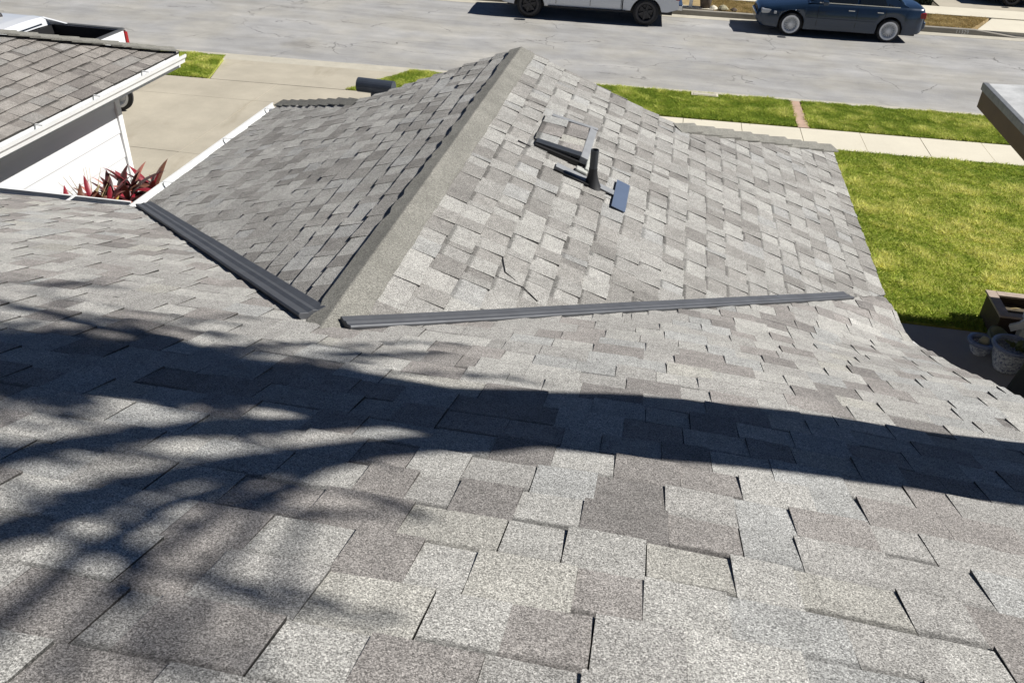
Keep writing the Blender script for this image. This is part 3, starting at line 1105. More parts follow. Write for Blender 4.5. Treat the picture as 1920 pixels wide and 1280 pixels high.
vt = make_tabs(lambda y, x: on_east(x, y, hv(x)), n_east, [(5.815, -0.86), (6.35, -0.86), (6.35, -0.536), (5.815, -0.536)], -0.536, -0.87, 0.164, 5.75, 6.4, 77, wid=(0.14, 0.24))
for t_ in vt: tab_object("shingle", [t_], M['shingle'], av)

# plumbing vent: pipe, flared boot, flange
pb = Vector(on_east(-0.40, 5.52, 0.012))
pv = part("plumbing_vent", lathe([(0.028, 0.02), (0.028, 0.25), (0.0235, 0.25), (0.0235, 0.14)], 20, tuple(pb)), M['darkmetal'], house, smooth=False)
bt_ = []
for k in range(9):
    t = k / 8
    bt_.append((0.0295 + 0.045 * (1 - t) ** 2.0, -0.03 + 0.15 * t))
part("boot", lathe(bt_, 22, tuple(pb)), M['black'], pv, smooth=True)
part("flange", east_box(-0.66, -0.22, 5.50, 5.575, 0.016, 0.024), M['ventmetal'], pv)
part("flange_edge", east_box(-0.66, -0.42, 5.462, 5.497, 0.012, 0.022), M['black'], pv)
part("metal_patch", east_box(-0.245, -0.150, 5.31, 5.775, 0.022, 0.027), M['sky_sheen_metal'], house)
# thin black strip up-slope of the vent
part("black_strip", east_box(-0.95, -0.86, 5.632, 5.642, 0.012, 0.018), M['black'], house)
# creased shingle mark near the valley
part("cut_line", tube([on_east(-0.74, 4.06, 0.008), on_east(-0.70, 3.93, 0.009), on_east(-0.58, 3.86, 0.009), on_east(-0.50, 3.80, 0.009)], 0.0030, 5), M['black'], house)

# T-topped flue on the street-side hip
fb = Vector(hip_s(-2.93, 8.42))
fl = part("roof_flue", lathe([(0.062, -0.03), (0.058, 0.17), (0.0, 0.17)], 20, tuple(fb)), M['flue'], house)
part("flue_collar", lathe([(0.12, -0.04), (0.10, 0.03), (0.064, 0.09)], 20, tuple(fb)), M['flue'], fl, smooth=True)
tc = fb + Vector((0.0, 0, 0.225))
Vt, Ft = lathe([(0.0, -0.195), (0.074, -0.195), (0.074, 0.195), (0.0, 0.195)], 22, (0, 0, 0), 'y')
rot = Matrix.Rotation(R(90 - 4), 3, 'Z')
part("tee_cap", ([tuple(tc + rot @ Vector(v)) for v in Vt], Ft), M['flue'], fl)

# ------------------------------------------------------------------ neighbouring house with white siding
nh = thing("neighbour_house", "white lap sided house with brown grey shingle roof beside the driveway", "house", (-9.5, 7.5, LOT))
NX, NZ, NK, NY = -6.48, 6.0 - 3.185, 0.31, 10.64
n_nb = Vector((NK, 0, 1)).normalized()
nb_s = lambda y, x: (x, y, NZ + NK * (NX - x))
nbf_s = lambda x, y: (x, y, NZ + NK * (NY - y))
NT = [((0.262, 0.244, 0.224), 30), ((0.228, 0.212, 0.195), 25), ((0.298, 0.280, 0.258), 20), ((0.190, 0.176, 0.164), 12), ((0.255, 0.245, 0.23), 13)]
nb_deck = part("roof_slope", ([tuple(Vector(nb_s(y, x)) - n_nb * 0.016) for y, x in ((3, NX), (NY, NX), (NY - 3.2, NX - 3.2), (3, NX - 3.2))], [(0, 1, 2, 3)]), M['black'], nh)
nbt = make_tabs(nb_s, n_nb, [(4.5, NX + 0.02), (NY + 0.02, NX + 0.02), (NY - 3.2, NX - 3.2), (4.5, NX - 3.2)], NX + 0.02, NX - 3.2, 0.160, 4.5, NY + 0.1, 31, wid=(0.13, 0.27), pal=NT, narrow=0.05, hs=1.3)
nbv = sorted([(apparent(t, n_nb), i) for i, t in enumerate(nbt)], reverse=True)
vis = [i for a, i in nbv if a > 0][:300]
for i in vis: tab_object("shingle", [nbt[i]], M['shingle'], nb_deck)
rest = set(range(len(nbt))) - set(vis)
tag(tab_object("shingle_field", [nbt[i] for i in sorted(rest)], M['shingle'], nh), kind="stuff")
part("roof_slope", ([nbf_s(NX, NY), nbf_s(NX - 8, NY), nbf_s(NX - 8, NY - 3.2), nbf_s(NX - 3.2, NY - 3.2)], [(0, 1, 2, 3)]), M['cap'], nh)
nhip = part("hip_ridge", tube([(NX, NY, NZ - 0.02), (NX - 3.2, NY - 3.2, NZ + 3.2 * NK - 0.02)], 0.015, 6), M['black'], nh)
hip_caps(nhip, (NX, NY, NZ), (NX - 3.2, NY - 3.2, NZ + 3.2 * NK), lambda x, y: nb_s(y, x)[2], lambda x, y: nbf_s(x, y)[2], 20, width=0.11, lift=0.036, rs=12)
g2 = [(a * 1.25, b * 1.25) for a, b in GUT]
# gutter on the eave (side to the right of travel when heading -y)
nbg = part("gutter", sweep([(a * 0.95, b * 0.95) for a, b in GUT], [(NX + 0.005, NY + 0.02, NZ - 0.015), (NX + 0.005, 3.0, NZ - 0.015)]), M['gutter'], nh)
for yk in (9.75, 8.72, 7.68):
    part("gutter_hanger", box(NX - 0.02, NX + 0.115, yk - 0.014, yk + 0.014, NZ - 0.014, NZ - 0.004), M['gutter'], nbg)
part("fascia", box(NX - 0.03, NX, 3.0, NY, NZ - 0.20, NZ - 0.02), M['white'], nh)
part("fascia", box(NX - 8, NX - 0.001, NY - 0.001, NY + 0.03, NZ - 0.20, NZ - 0.02), M['white'], nh)
part("soffit", box(NX - 0.62, NX - 0.031, 3.0, NY - 0.002, NZ - 0.20, NZ - 0.185), M['white'], nh)
WX, WYC = NX - 0.50, 9.86
part("wall", box(WX - 7, WX - 0.04, 3.0, WYC - 0.02, 0.0, NZ - 0.20), M['siding'], nh)
zb = NZ - 0.205
k = 0
while zb > 0.2:
    z0 = max(zb - 0.335, 0.15)
    V = [(WX - 0.014, 3.0, zb), (WX - 0.014, WYC - 0.075, zb), (WX + 0.002, WYC - 0.075, z0), (WX + 0.002, 3.0, z0),
         (WX - 0.039, 3.0, zb), (WX - 0.039, WYC - 0.075, zb), (WX - 0.039, WYC - 0.075, z0), (WX - 0.039, 3.0, z0)]
    part("siding_board", (V, [(0, 3, 2, 1), (3, 7, 6, 2), (1, 2, 6, 5), (0, 1, 5, 4), (0, 4, 7, 3)]), M['siding'], nh)
    zb -= 0.330
    k += 1
part("corner_board", box(WX - 0.04, WX + 0.022, WYC - 0.072, WYC + 0.02, 0.0, NZ - 0.205), M['white'], nh, bevel=0.003)

# ------------------------------------------------------------------ porch roof on the other side
ph = thing("porch_canopy", "flat porch roof with dark brown fascia and pale rolled roofing over the patio", "porch", (5.2, 10.3, LOT))
PX, PY, PZ0, PZ1 = 3.845, 11.30, 6.0 - 3.12, 6.0 - 2.865
part("fascia", box(PX, PX + 0.04, 4.6, PY, PZ0, PZ1), M['brown'], ph, bevel=0.002)
part("fascia", box(PX + 0.041, 9.0, PY - 0.04, PY - 0.001, PZ0, PZ1), M['brown'], ph)
rt = [(PX - 0.012, 4.6, PZ1 + 0.028), (PX - 0.012, PY + 0.012, PZ1 + 0.028), (9.0, PY + 0.012, PZ1 + 0.30), (9.0, 4.6, PZ1 + 0.30)]
part("roof_sheet", (rt + [(x, y, z - 0.02) for x, y, z in rt], [(0, 3, 2, 1), (0, 1, 5, 4), (1, 2, 6, 5), (2, 3, 7, 6), (3, 0, 4, 7), (4, 5, 6, 7)]), M['rolled'], ph)
for y0, y1 in ((PY - 0.35, PY + 0.016), (PY - 1.55, PY - 0.354), (PY - 3.2, PY - 1.554), (4.6, PY - 3.204)):
    part("drip_edge", join(box(PX - 0.018, PX - 0.013, y0, y1, PZ1 - 0.045, PZ1 + 0.036), box(PX - 0.013, PX + 0.045, y0, y1, PZ1 + 0.0365, PZ1 + 0.040)), M['edge'], ph)
part("soffit", box(PX + 0.041, 9.0, 4.6, PY - 0.041, PZ0 + 0.06, PZ0 + 0.08), M['brown'], ph)
part("post", box(4.93, 5.07, 10.28, 10.42, LOT, PZ0 + 0.06), M['white'], ph, bevel=0.006)
part("downspout_elbow", sweep([(0.04, 0.04), (-0.04, 0.04), (-0.04, -0.04), (0.04, -0.04)], [(4.955, 10.24, LOT + 0.60), (4.95, 10.24, LOT + 0.45), (4.89, 10.27, LOT + 0.33), (4.80, 10.31, LOT + 0.26)]), M['white'], ph)
part("wall", box(5.6, 9.0, 4.6, 9.2, 0.0, PZ0 + 0.05), M['stucco'], ph)

# ------------------------------------------------------------------ vehicles (local frame: front at -x, ground at z = 0)
def interp(tbl, x):
    if x <= tbl[0][0]: return tbl[0][1]
    for (a, p), (b, q) in zip(tbl, tbl[1:]):
        if x <= b: return p + (q - p) * (x - a) / (b - a)
    return tbl[-1][1]


def wheel(parent, x, y, r, w, rimmat, style, face):
    """A wheel with its axle along y; face = -1 shows its outside towards -y."""
    o = part("wheel", lathe([(r * 0.62, -w / 2), (r * 0.90, -w / 2), (r * 0.985, -w / 2 + 0.03), (r, -w / 4), (r, w / 4), (r * 0.985, w / 2 - 0.03), (r * 0.90, w / 2), (r * 0.62, w / 2)], 36, (0, 0, 0), 'y'), M['tyre'], parent, smooth=True, local=True)
    o.location = (x, y, r)
    yo = face * (w / 2 - 0.012)
    part("rim", lathe([(r * 0.80, face * w / 2 * 0.96), (r * 0.79, face * (w / 2 + 0.006)), (r * 0.64, face * (w / 2 + 0.002)), (r * 0.60, yo), (r * 0.55, yo - face * 0.03), (r * 0.52, yo - face * 0.09), (0.0, yo - face * 0.09)], 32, (0, 0, 0), 'y'), rimmat, o, smooth=False, local=True)
    n = {'spoke5': 6, 'disc': 16, 'three': 3}[style]
    sw = {'spoke5': 0.16, 'disc': 0.05, 'three': 0.15}[style] * r
    V, F = [], []
    for k in range(n):
        a = 2 * math.pi * k / n + 0.3
        ca, sa = math.cos(a), math.sin(a)
        pts = []
        for rad, wd, dep in ((r * 0.10, sw * 1.3, 0.012), (r * 0.57, sw * 0.8, 0.02)):
            for q in (-1, 1):
                pts.append((ca * rad - sa * q * wd / 2, yo - face * dep, sa * rad + ca * q * wd / 2))
        b = len(V)
        V += pts + [(p[0], p[1] - face * 0.05, p[2]) for p in pts]
        F += [(b, b + 1, b + 3, b + 2), (b + 4, b + 6, b + 7, b + 5), (b, b + 2, b + 6, b + 4), (b + 1, b + 5, b + 7, b + 3), (b + 2, b + 3, b + 7, b + 6)]
    part("spokes", (V, F), rimmat, o, local=True)
    part("hub_cap", lathe([(r * 0.17, yo - face * 0.02), (r * 0.15, yo + face * 0.004), (0.0, yo + face * 0.006)], 18, (0, 0, 0), 'y'), rimmat, o, local=True)
    return o


def body_rings(x0, x1, n, top, low, half, wheels, ar, crown=0.02, extra=()):
    xs_ = [x0 + (x1 - x0) * i / n for i in range(n + 1)]
    for wx in wheels:
        xs_ += [wx - ar, wx + ar, wx - ar * 0.985, wx + ar * 0.985]
    xs_ = sorted(set([round(x, 4) for x in xs_ if x0 <= x <= x1]))
    rings = []
    for x in xs_:
        zl = interp(low, x)
        for wx, wz in [(w_, 0.335) for w_ in wheels]:
            if abs(x - wx) < ar: zl = max(zl, wz + math.sqrt(max(ar * ar - (x - wx) ** 2, 0)))
        zt, hw = interp(top, x), interp(half, x)
        zs = zt - 0.11
        zm = max(zl + 0.02, zl + (zs - zl) * 0.45)
        half_ = [(hw * 0.965, zl), (hw * 0.99, min(zl + 0.05, zs)), (hw, zm), (hw * 0.985, zs), (hw * 0.95, zt - 0.035), (hw * 0.80, zt), (hw * 0.4, zt + crown * 0.8)]
        rings.append([(x, -a, b) for a, b in half_] + [(x, 0, zt + crown)] + [(x, a, b) for a, b in reversed(half_)])
    return rings


def capped(rings):
    V, F = quadstrip(rings)
    n = len(rings[0])
    F.append(tuple(range(n)))
    k = len(V) - n
    F.append(tuple(range(len(V) - 1, k - 1, -1)))
    return V, F


def side_glass(xa, xb, belt, roofz, wb, wr, sgn, n=8, inset=(0.04, 0.09), rake0=0.0, rake1=0.0):
    """A side window between belt and roof line, 5 mm proud of the greenhouse."""
    lo, hi = [], []
    for i in range(n + 1):
        t = i / n
        xl = xa + (xb - xa) * t
        xh = xa + rake0 + (xb - rake1 - xa - rake0) * t
        for xx, lst, up in ((xl, lo, False), (xh, hi, True)):
            zr = interp(roofz, xx) - 0.06
            zb_ = belt + inset[0]
            z = max(zr - inset[1] + 0.06, zb_ + 0.01) if up else zb_
            f = (z - belt) / max(zr - belt, 0.02)
            y = wb + (wr - wb) * min(f, 1) + 0.006
            lst.append((xx, sgn * y, z))
    V = lo + hi
    m = n + 1
    F = [(i, i + 1, m + i + 1, m + i) if sgn < 0 else (i, m + i, m + i + 1, i + 1) for i in range(n)]
    return V, F


def greenhouse(parent, belt, roofz, xs_, wb, wr, paint):
    rings = []
    for x in xs_:
        zr = interp(roofz, x)
        f = min(1.0, max(0.0, (zr - belt) / 0.4))
        w2 = wb + (wr - wb) * f
        hl = [(wb, belt - 0.03), (w2, zr - 0.06 * f), (w2 * 0.82, zr - 0.008), (w2 * 0.4, zr + 0.008)]
        rings.append([(x, -a, b) for a, b in hl] + [(x, 0, zr + 0.012)] + [(x, a, b) for a, b in reversed(hl)])
    return part("cabin", capped(rings), paint, parent, smooth=False, local=True)


def slanted_glass(x0, z0, x1, z1, w0, w1, off):
    d = Vector((x1 - x0, 0, z1 - z0)).normalized()
    n = Vector((-d.z, 0, d.x))
    if n.z < 0: n = -n
    V = []
    for t, w_ in ((0.06, w0), (0.5, (w0 + w1) / 2), (0.93, w1)):
        p = Vector((x0 + (x1 - x0) * t, 0, z0 + (z1 - z0) * t)) + n * off
        V += [(p.x, -w_, p.z), (p.x, 0, p.z + 0.012), (p.x, w_, p.z)]
    return V, [(0, 1, 4, 3), (1, 2, 5, 4), (3, 4, 7, 6), (4, 5, 8, 7)]


def make_sedan(name, label, loc, rz, paint, cat="car", rim='alloy'):
    t = thing(name, label, cat, loc, rz)
    top = [(-2.40, 0.62), (-2.36, 0.68), (-2.2, 0.735), (-1.6, 0.83), (-0.95, 0.93), (-0.5, 0.955), (1.3, 0.985), (1.75, 1.0), (2.25, 0.985), (2.36, 0.93), (2.40, 0.80)]
    low = [(-2.40, 0.30), (-2.3, 0.21), (-1.9, 0.20), (1.9, 0.22), (2.3, 0.27), (2.40, 0.36)]
    half = [(-2.40, 0.55), (-2.36, 0.66), (-2.2, 0.79), (-1.8, 0.865), (-1.0, 0.895), (1.2, 0.90), (1.9, 0.87), (2.25, 0.80), (2.36, 0.70), (2.40, 0.62)]
    W = (-1.44, 1.39)
    part("body", capped(body_rings(-2.40, 2.40, 60, top, low, half, W, 0.375)), paint, t, smooth=True, local=True)
    part("underbody", join(box(-2.2, 2.2, -0.70, 0.70, 0.19, 0.60), box(-1.0, 0.98, -0.80, 0.80, 0.19, 0.5)), M['black'], t, local=True)
    roofz = [(-1.0, 0.94), (-0.12, 1.385), (0.25, 1.425), (0.8, 1.415), (1.1, 1.375), (1.82, 1.0)]
    xs_ = [-1.0, -0.8, -0.6, -0.4, -0.2, -0.12, 0.1, 0.25, 0.5, 0.8, 1.0, 1.1, 1.3, 1.5, 1.7, 1.82]
    greenhouse(t, 0.965, roofz, xs_, 0.80, 0.60, paint)
    for sg in (-1, 1):
        part("window", side_glass(-0.62, 0.36, 0.965, roofz, 0.80, 0.60, sg, rake0=0.42, inset=(0.03, 0.10)), M['glass'], t, local=True)
        part("window", side_glass(0.44, 1.22, 0.965, roofz, 0.80, 0.60, sg, rake1=0.16, inset=(0.03, 0.10)), M['glass'], t, local=True)
        part("window", side_glass(1.27, 1.50, 0.965, roofz, 0.80, 0.60, sg, n=2, rake1=0.17, inset=(0.03, 0.12)), M['glass'], t, local=True)
        part("window_trim", box(-0.72, 1.58, sg * 0.815 - 0.008, sg * 0.815 + 0.008, 0.962, 0.984), M['chrome'], t, local=True)
        for xd in (-0.72, 0.40, 1.20):
            part("door_seam", box(xd - 0.004, xd + 0.004, sg * 0.899 - 0.004, sg * 0.899 + 0.004, 0.32, 0.90), M['black'], t, local=True)
        part("side_moulding", box(-1.02, 0.98, sg * 0.902 - 0.008, sg * 0.902 + 0.008, 0.50, 0.55), paint, t, local=True, bevel=0.004)
        for xh in (0.22, 1.04):
            part("door_handle", box(xh - 0.09, xh + 0.09, sg * 0.905 - 0.012, sg * 0.905 + 0.012, 0.80, 0.83), M['chrome'], t, local=True, bevel=0.006)
        part("mirror", box(-0.66, -0.50, sg * 0.99 - 0.10, sg * 0.99 + 0.08, 0.94, 1.06), paint, t, local=True, bevel=0.03)
        part("headlight", box(-2.335, -1.98, sg * 0.70 - 0.10, sg * 0.70 + 0.10, 0.57, 0.69), M['lamp'], t, local=True, bevel=0.03)
        part("indicator", box(-1.98, -1.90, sg * 0.815 - 0.05, sg * 0.815 + 0.03, 0.58, 0.66), M['lamp'], t, local=True, bevel=0.015)
        part("tail_light", box(2.12, 2.375, sg * 0.70 - 0.10, sg * 0.70 + 0.10, 0.70, 0.86), M['red'], t, local=True, bevel=0.02)
        wheel(t, W[0], sg * 0.80, 0.325, 0.21, M[rim], 'disc', sg)
        wheel(t, W[1], sg * 0.80, 0.325, 0.21, M[rim], 'disc', sg)
    part("windscreen", slanted_glass(-1.0, 0.945, -0.12, 1.392, 0.70, 0.52, 0.012), M['glass'], t, local=True)
    part("rear_window", slanted_glass(1.82, 1.008, 1.1, 1.383, 0.68, 0.52, 0.012), M['glass'], t, local=True)
    part("front_bumper", box(-2.455, -2.25, -0.60, 0.60, 0.34, 0.52), paint, t, local=True, bevel=0.05, segs=3)
    part("grille", box(-2.415, -2.39, -0.24, 0.24, 0.56, 0.66), M['plastic'], t, local=True, bevel=0.01)
    part("rear_bumper", box(2.25, 2.455, -0.66, 0.66, 0.38, 0.60), paint, t, local=True, bevel=0.05, segs=3)
    return t


def make_pickup(name, label, loc, rz, paint, roof=1.80, sails=False):
    t = thing(name, label, "pickup", loc, rz)
    W = (-1.80, 1.75)
    top = [(-2.75, 0.80), (-2.70, 0.93), (-2.5, 1.03), (-1.2, 1.13), (-0.9, 1.14), (1.02, 1.16)]
    low = [(-2.75, 0.52), (-2.65, 0.40), (-2.2, 0.36), (2.4, 0.42), (2.72, 0.52)]
    half = [(-2.75, 0.72), (-2.70, 0.82), (-2.4, 0.93), (-1.8, 0.965), (2.4, 0.965), (2.72, 0.94)]
    ar = 0.47
    part("body", capped(body_rings(-2.75, 1.02, 56, top, low, half, W[:1], ar)), paint, t, smooth=True, local=True)
    part("underbody", join(box(-2.5, 2.55, -0.70, 0.70, 0.30, 0.62), box(-1.25, 1.2, -0.86, 0.86, 0.34, 0.55)), M['black'], t, local=True)
    # bed: outer skin with arch, inner liner
    rings = []
    xs_ = sorted(set([round(1.05 + (2.70 - 1.05) * i / 30, 4) for i in range(31)] + [round(W[1] - ar, 4), round(W[1] + ar, 4)]))
    for x in xs_:
        zl = interp(low, x)
        if abs(x - W[1]) < ar: zl = max(zl, 0.335 + math.sqrt(max(ar * ar - (x - W[1]) ** 2, 0)))
        hw = interp(half, x)
        hl = [(hw * 0.965, zl), (hw, max(zl + 0.02, 0.85)), (hw * 0.99, 1.13), (hw * 0.965, 1.17), (hw * 0.88, 1.17), (hw * 0.87, 1.15), (hw * 0.87, 0.72)]
        rings.append([(x, -a, b) for a, b in hl] + [(x, a, b) for a, b in reversed(hl)])
    part("bed", quadstrip(rings), paint, t, smooth=False, local=True)
    part("bed_liner", join(box(1.06, 1.09, -0.83, 0.83, 0.72, 1.165), box(1.09, 2.60, -0.83, -0.80, 0.735, 1.165), box(1.09, 2.60, 0.80, 0.83, 0.735, 1.165), box(1.06, 2.62, -0.83, 0.83, 0.70, 0.734), box(2.601, 2.63, -0.83, 0.83, 0.735, 1.14)), M['liner'], t, local=True)
    for sg in (-1, 1):
        part("bed_rail", box(1.06, 2.68, sg * 0.89 - 0.055, sg * 0.89 + 0.055, 1.172, 1.192), M['rail'], t, local=True, bevel=0.006)
    tg = part("tailgate", box(2.632, 2.70, -0.86, 0.86, 0.55, 1.165), paint, t, local=True, bevel=0.015)
    part("tailgate_cap", box(2.61, 2.715, -0.86, 0.86, 1.168, 1.188), M['rail'], tg, local=True, bevel=0.006)
    part("tailgate_handle", box(2.70, 2.715, -0.12, 0.12, 0.98, 1.06), M['plastic'], tg, local=True)
    q_ = lambda z: 1.15 + (z - 1.15) * (roof - 1.15) / 0.65
    roofz = [(-1.05, 1.15), (-0.25, q_(1.74)), (0.0, roof), (0.7, roof), (0.95, q_(1.74)), (1.02, q_(1.60))]
    greenhouse(t, 1.15, roofz, [-1.05, -0.85, -0.65, -0.45, -0.25, -0.1, 0.0, 0.35, 0.7, 0.95, 1.02], 0.86, 0.68, paint)
    for sg in (-1, 1):
        part("window", side_glass(-0.72, 0.02, 1.15, roofz, 0.86, 0.68, sg, rake0=0.42), M['glass'], t, local=True)
        part("window", side_glass(0.10, 0.90, 1.15, roofz, 0.86, 0.68, sg, rake1=0.02), M['glass'], t, local=True)
        for xd in (-0.98, 0.06, 0.99):
            part("door_seam", box(xd - 0.005, xd + 0.005, sg * 0.9655 - 0.004, sg * 0.9655 + 0.004, 0.46, 1.06), M['black'], t, local=True)
        for xh in (-0.12, 0.86):
            part("door_handle", box(xh - 0.09, xh + 0.09, sg * 0.972 - 0.015, sg * 0.972 + 0.015, 0.96, 0.995), M['plastic'], t, local=True, bevel=0.006)
        part("running_board", box(-1.22, 1.15, sg * 0.93 - 0.07, sg * 0.93 + 0.07, 0.36, 0.40), M['plastic'], t, local=True, bevel=0.01)
        part("mirror", box(-0.78, -0.62, sg * 1.08 - 0.11, sg * 1.08 + 0.10, 1.13, 1.33), M['plastic'], t, local=True, bevel=0.03)
        part("headlight", box(-2.70, -2.40, sg * 0.74 - 0.12, sg * 0.74 + 0.12, 0.80, 0.95), M['lamp'], t, local=True, bevel=0.03)
        part("tail_light", box(2.60, 2.722, sg * 0.912 - 0.045, sg * 0.912 + 0.045, 0.78, 1.12), M['red'], t, local=True, bevel=0.012)
        wheel(t, W[0], sg * 0.85, 0.385, 0.26, M['darkalloy'], 'spoke5', sg)
        wheel(t, W[1], sg * 0.85, 0.385, 0.26, M['darkalloy'], 'spoke5', sg)
    part("windscreen", slanted_glass(-1.05, 1.155, -0.25, q_(1.745), 0.74, 0.58, 0.012), M['glass'], t, local=True)
    part("rear_window", ([(1.028, -0.55, 1.21), (1.028, 0.55, 1.21), (1.0, 0.52, q_(1.62)), (1.0, -0.52, q_(1.62))], [(0, 1, 2, 3)]), M['glass'], t, local=True)
    part("front_bumper", box(-2.83, -2.55, -0.80, 0.80, 0.46, 0.64), M['paint_white'], t, local=True, bevel=0.05, segs=3)
    part("grille", box(-2.765, -2.72, -0.50, 0.50, 0.68, 0.88), M['plastic'], t, local=True, bevel=0.02)
    part("rear_bumper", box(2.68, 2.84, -0.84, 0.84, 0.48, 0.64), M['chrome'], t, local=True, bevel=0.03, segs=3)
    for sg in (-1, 1) if sails else ():
        part("cab_buttress", ([(0.95, sg * 0.74, roof - 0.03), (1.0, sg * 0.90, 1.16), (1.38, sg * 0.90, 1.195), (0.95, sg * 0.66, roof - 0.03), (1.0, sg * 0.80, 1.16), (1.38, sg * 0.84, 1.195)],
                              [(0, 1, 2), (3, 5, 4), (0, 2, 5, 3), (1, 4, 5, 2), (0, 3, 4, 1)]), paint, t, local=True)
    part("roof_aerial", lathe([(0.07, 0.0), (0.06, 0.05), (0.03, 0.085), (0.0, 0.09)], 14, (0.25, 0.30, roof + 0.008)), M['plastic'], t, smooth=True, local=True)
    return t


street_rz = math.atan(0.05)
make_pickup("pickup_truck", "white pickup truck with dark wheels parked along the far kerb", (-2.62, 28.05, 0.005), street_rz, M['paint_white'])
make_sedan("sedan_car", "dark blue sedan with silver wheels parked at the far kerb", (4.87, 28.45, 0.005), street_rz, M['paint_blue'])
make_pickup("pickup_truck", "white pickup with open black bed behind the neighbour's roof", (-14.15, 16.05, LOT), 0.0, M['paint_white'], roof=1.36, sails=True)
make_sedan("parked_car", "black car in the far driveway, mostly above the picture's top edge", (12.9, 35.0, FH), street_rz + 0.02, M['paint_dark'], rim='darkalloy')

# motorbike whose wheel shows past the white corner board
mb = thing("motorcycle", "dark tyre and white spoked wheel showing past the white corner board", "motorcycle", (-11.12, 15.32, LOT))
wheel(mb, 0.32, 0.0, 0.33, 0.11, M['white'], 'three', -1)
wheel(mb, -1.05, 0.0, 0.33, 0.11, M['white'], 'three', -1)
part("frame", tube([(0.32, 0.09, 0.33), (-0.1, 0.09, 0.42), (-0.5, 0.08, 0.35), (-0.85, 0.06, 0.85), (-1.05, 0.09, 0.33)], 0.03, 8), M['plastic'], mb, local=True)
part("seat", box(-0.35, 0.45, -0.12, 0.12, 0.76, 0.86), M['plastic'], mb, local=True, bevel=0.04)
part("fuel_tank", box(-0.80, -0.36, -0.14, 0.14, 0.74, 0.98), M['white'], mb, local=True, bevel=0.07, segs=3)
part("engine", box(-0.62, -0.15, -0.15, 0.15, 0.28, 0.66), M['darkalloy'], mb, local=True, bevel=0.03)
part("handlebar", tube([(-0.75, -0.36, 1.08), (-0.84, -0.1, 1.02), (-0.84, 0.1, 1.02), (-0.75, 0.36, 1.08)], 0.015, 8), M['chrome'], mb, local=True)

# ------------------------------------------------------------------ red-leaved plants by the neighbour's wall


def leaf_mesh(name, mat, wid, bend, fold):
    V, F = [], []
    n = 6
    for i in range(n + 1):
        t = i / n
        w = wid * math.sin(math.pi * (0.08 + 0.92 * t) ** 0.8) ** 0.9 if t < 1 else 0.002
        z = t - bend * 0.35 * t * t
        x = bend * t * t
        V += [(x - fold * w, -w, z + 0.0), (x, 0, z), (x - fold * w, w, z)]
    for i in range(n):
        b = 3 * i
        F += [(b, b + 1, b + 4, b + 3), (b + 1, b + 2, b + 5, b + 4)]
    return mesh(name, V, F, mat, smooth=True)


leafs = {}
for nm in ('ti_dark', 'ti_red', 'ti_pink', 'ti_brown', 'ti_yellow', 'ti_dry'):
    leafs[nm] = [leaf_mesh("leaf", M[nm], wd, bd, fo_) for wd, bd, fo_ in ((0.105, 0.32, -0.45), (0.135, 0.75, -0.35), (0.10, 1.05, -0.4))]


def ti_plant(label, loc, stems, nleaf, cols, seed, size=(0.36, 0.55), twigs=0):
    t = thing("ti_plant", label, "plant", loc, group="ti plants by the white wall")
    r = random.Random(seed)
    for k, (dx, dy, h) in enumerate(stems):
        tip = (dx * 1.3, dy * 1.3, h)
        part("stem", tube([(dx * 0.3, dy * 0.3, 0), (dx, dy, h * 0.5), tip], [0.02, 0.016, 0.012], 7), M['ti_brown'], t, local=True)
        for i in range(nleaf):
            c = r.choices(list(cols.keys()), list(cols.values()))[0]
            f = i / nleaf
            var = 0 if f > 0.6 else (1 if f > 0.3 else 2)
            o = bpy.data.objects.new("leaf", leafs[c][var])
            COL.objects.link(o)
            o.parent = t
            o.location = (tip[0], tip[1], tip[2] - 0.16 * (1 - f))
            az = 2.4 * i + r.uniform(-0.4, 0.4)
            tilt = R(14 + 85 * (1 - f)) + r.uniform(-0.12, 0.12)
            o.rotation_euler = (0, tilt, az)
            s_ = r.uniform(*size)
            o.scale = (s_, s_, s_)
    for k in range(twigs):
        a = r.uniform(0, 6.28)
        h = stems[0][2]
        p = [(0.05 * math.cos(a), 0.05 * math.sin(a), h - 0.15)]
        for q in range(3):
            p.append((p[-1][0] + 0.07 * math.cos(a), p[-1][1] + 0.07 * math.sin(a) * 1.5, p[-1][2] + r.uniform(0.1, 0.16)))
        part("twig", tube(p, [0.008, 0.006, 0.004, 0.002], 5), M['ti_dry'], t, local=True)
    return t


ti_plant("tall dark red ti plant with pink striped leaves at the wall corner", (-6.48, 9.12, LOT), [(0.0, -0.05, 1.40), (0.08, 0.16, 1.26), (-0.05, -0.22, 1.36), (0.1, 0.05, 1.12), (0.12, 0.3, 1.08)], 22, {'ti_dark': 4, 'ti_brown': 2.5, 'ti_pink': 3, 'ti_red': 2.5}, 3)
ti_plant("crimson ti plant between the dry one and the dark red one", (-6.46, 8.62, LOT), [(0.0, 0.0, 1.46), (0.05, 0.16, 1.34), (0.03, -0.2, 1.44), (0.08, 0.0, 1.25), (0.1, 0.2, 1.12)], 19, {'ti_red': 3.5, 'ti_dark': 3.5, 'ti_brown': 3, 'ti_pink': 2}, 8, size=(0.3, 0.45))
ti_plant("half dry ti plant with yellow leaves and bare twigs", (-6.44, 8.22, LOT), [(0.0, 0.0, 1.60), (0.04, -0.2, 1.60), (0.06, -0.38, 1.62), (0.1, 0.1, 1.42)], 15, {'ti_yellow': 2.5, 'ti_dry': 3, 'ti_red': 3, 'ti_brown': 3}, 14, size=(0.26, 0.38), twigs=9)

# ------------------------------------------------------------------ tree beside the house (its shadow lies across the main slope)
tr = thing("shade_tree", "tall tree beside the house, seen by its shadow across the shingles", "tree", (3.2, 3.0, LOT))
S_ = sun_dir


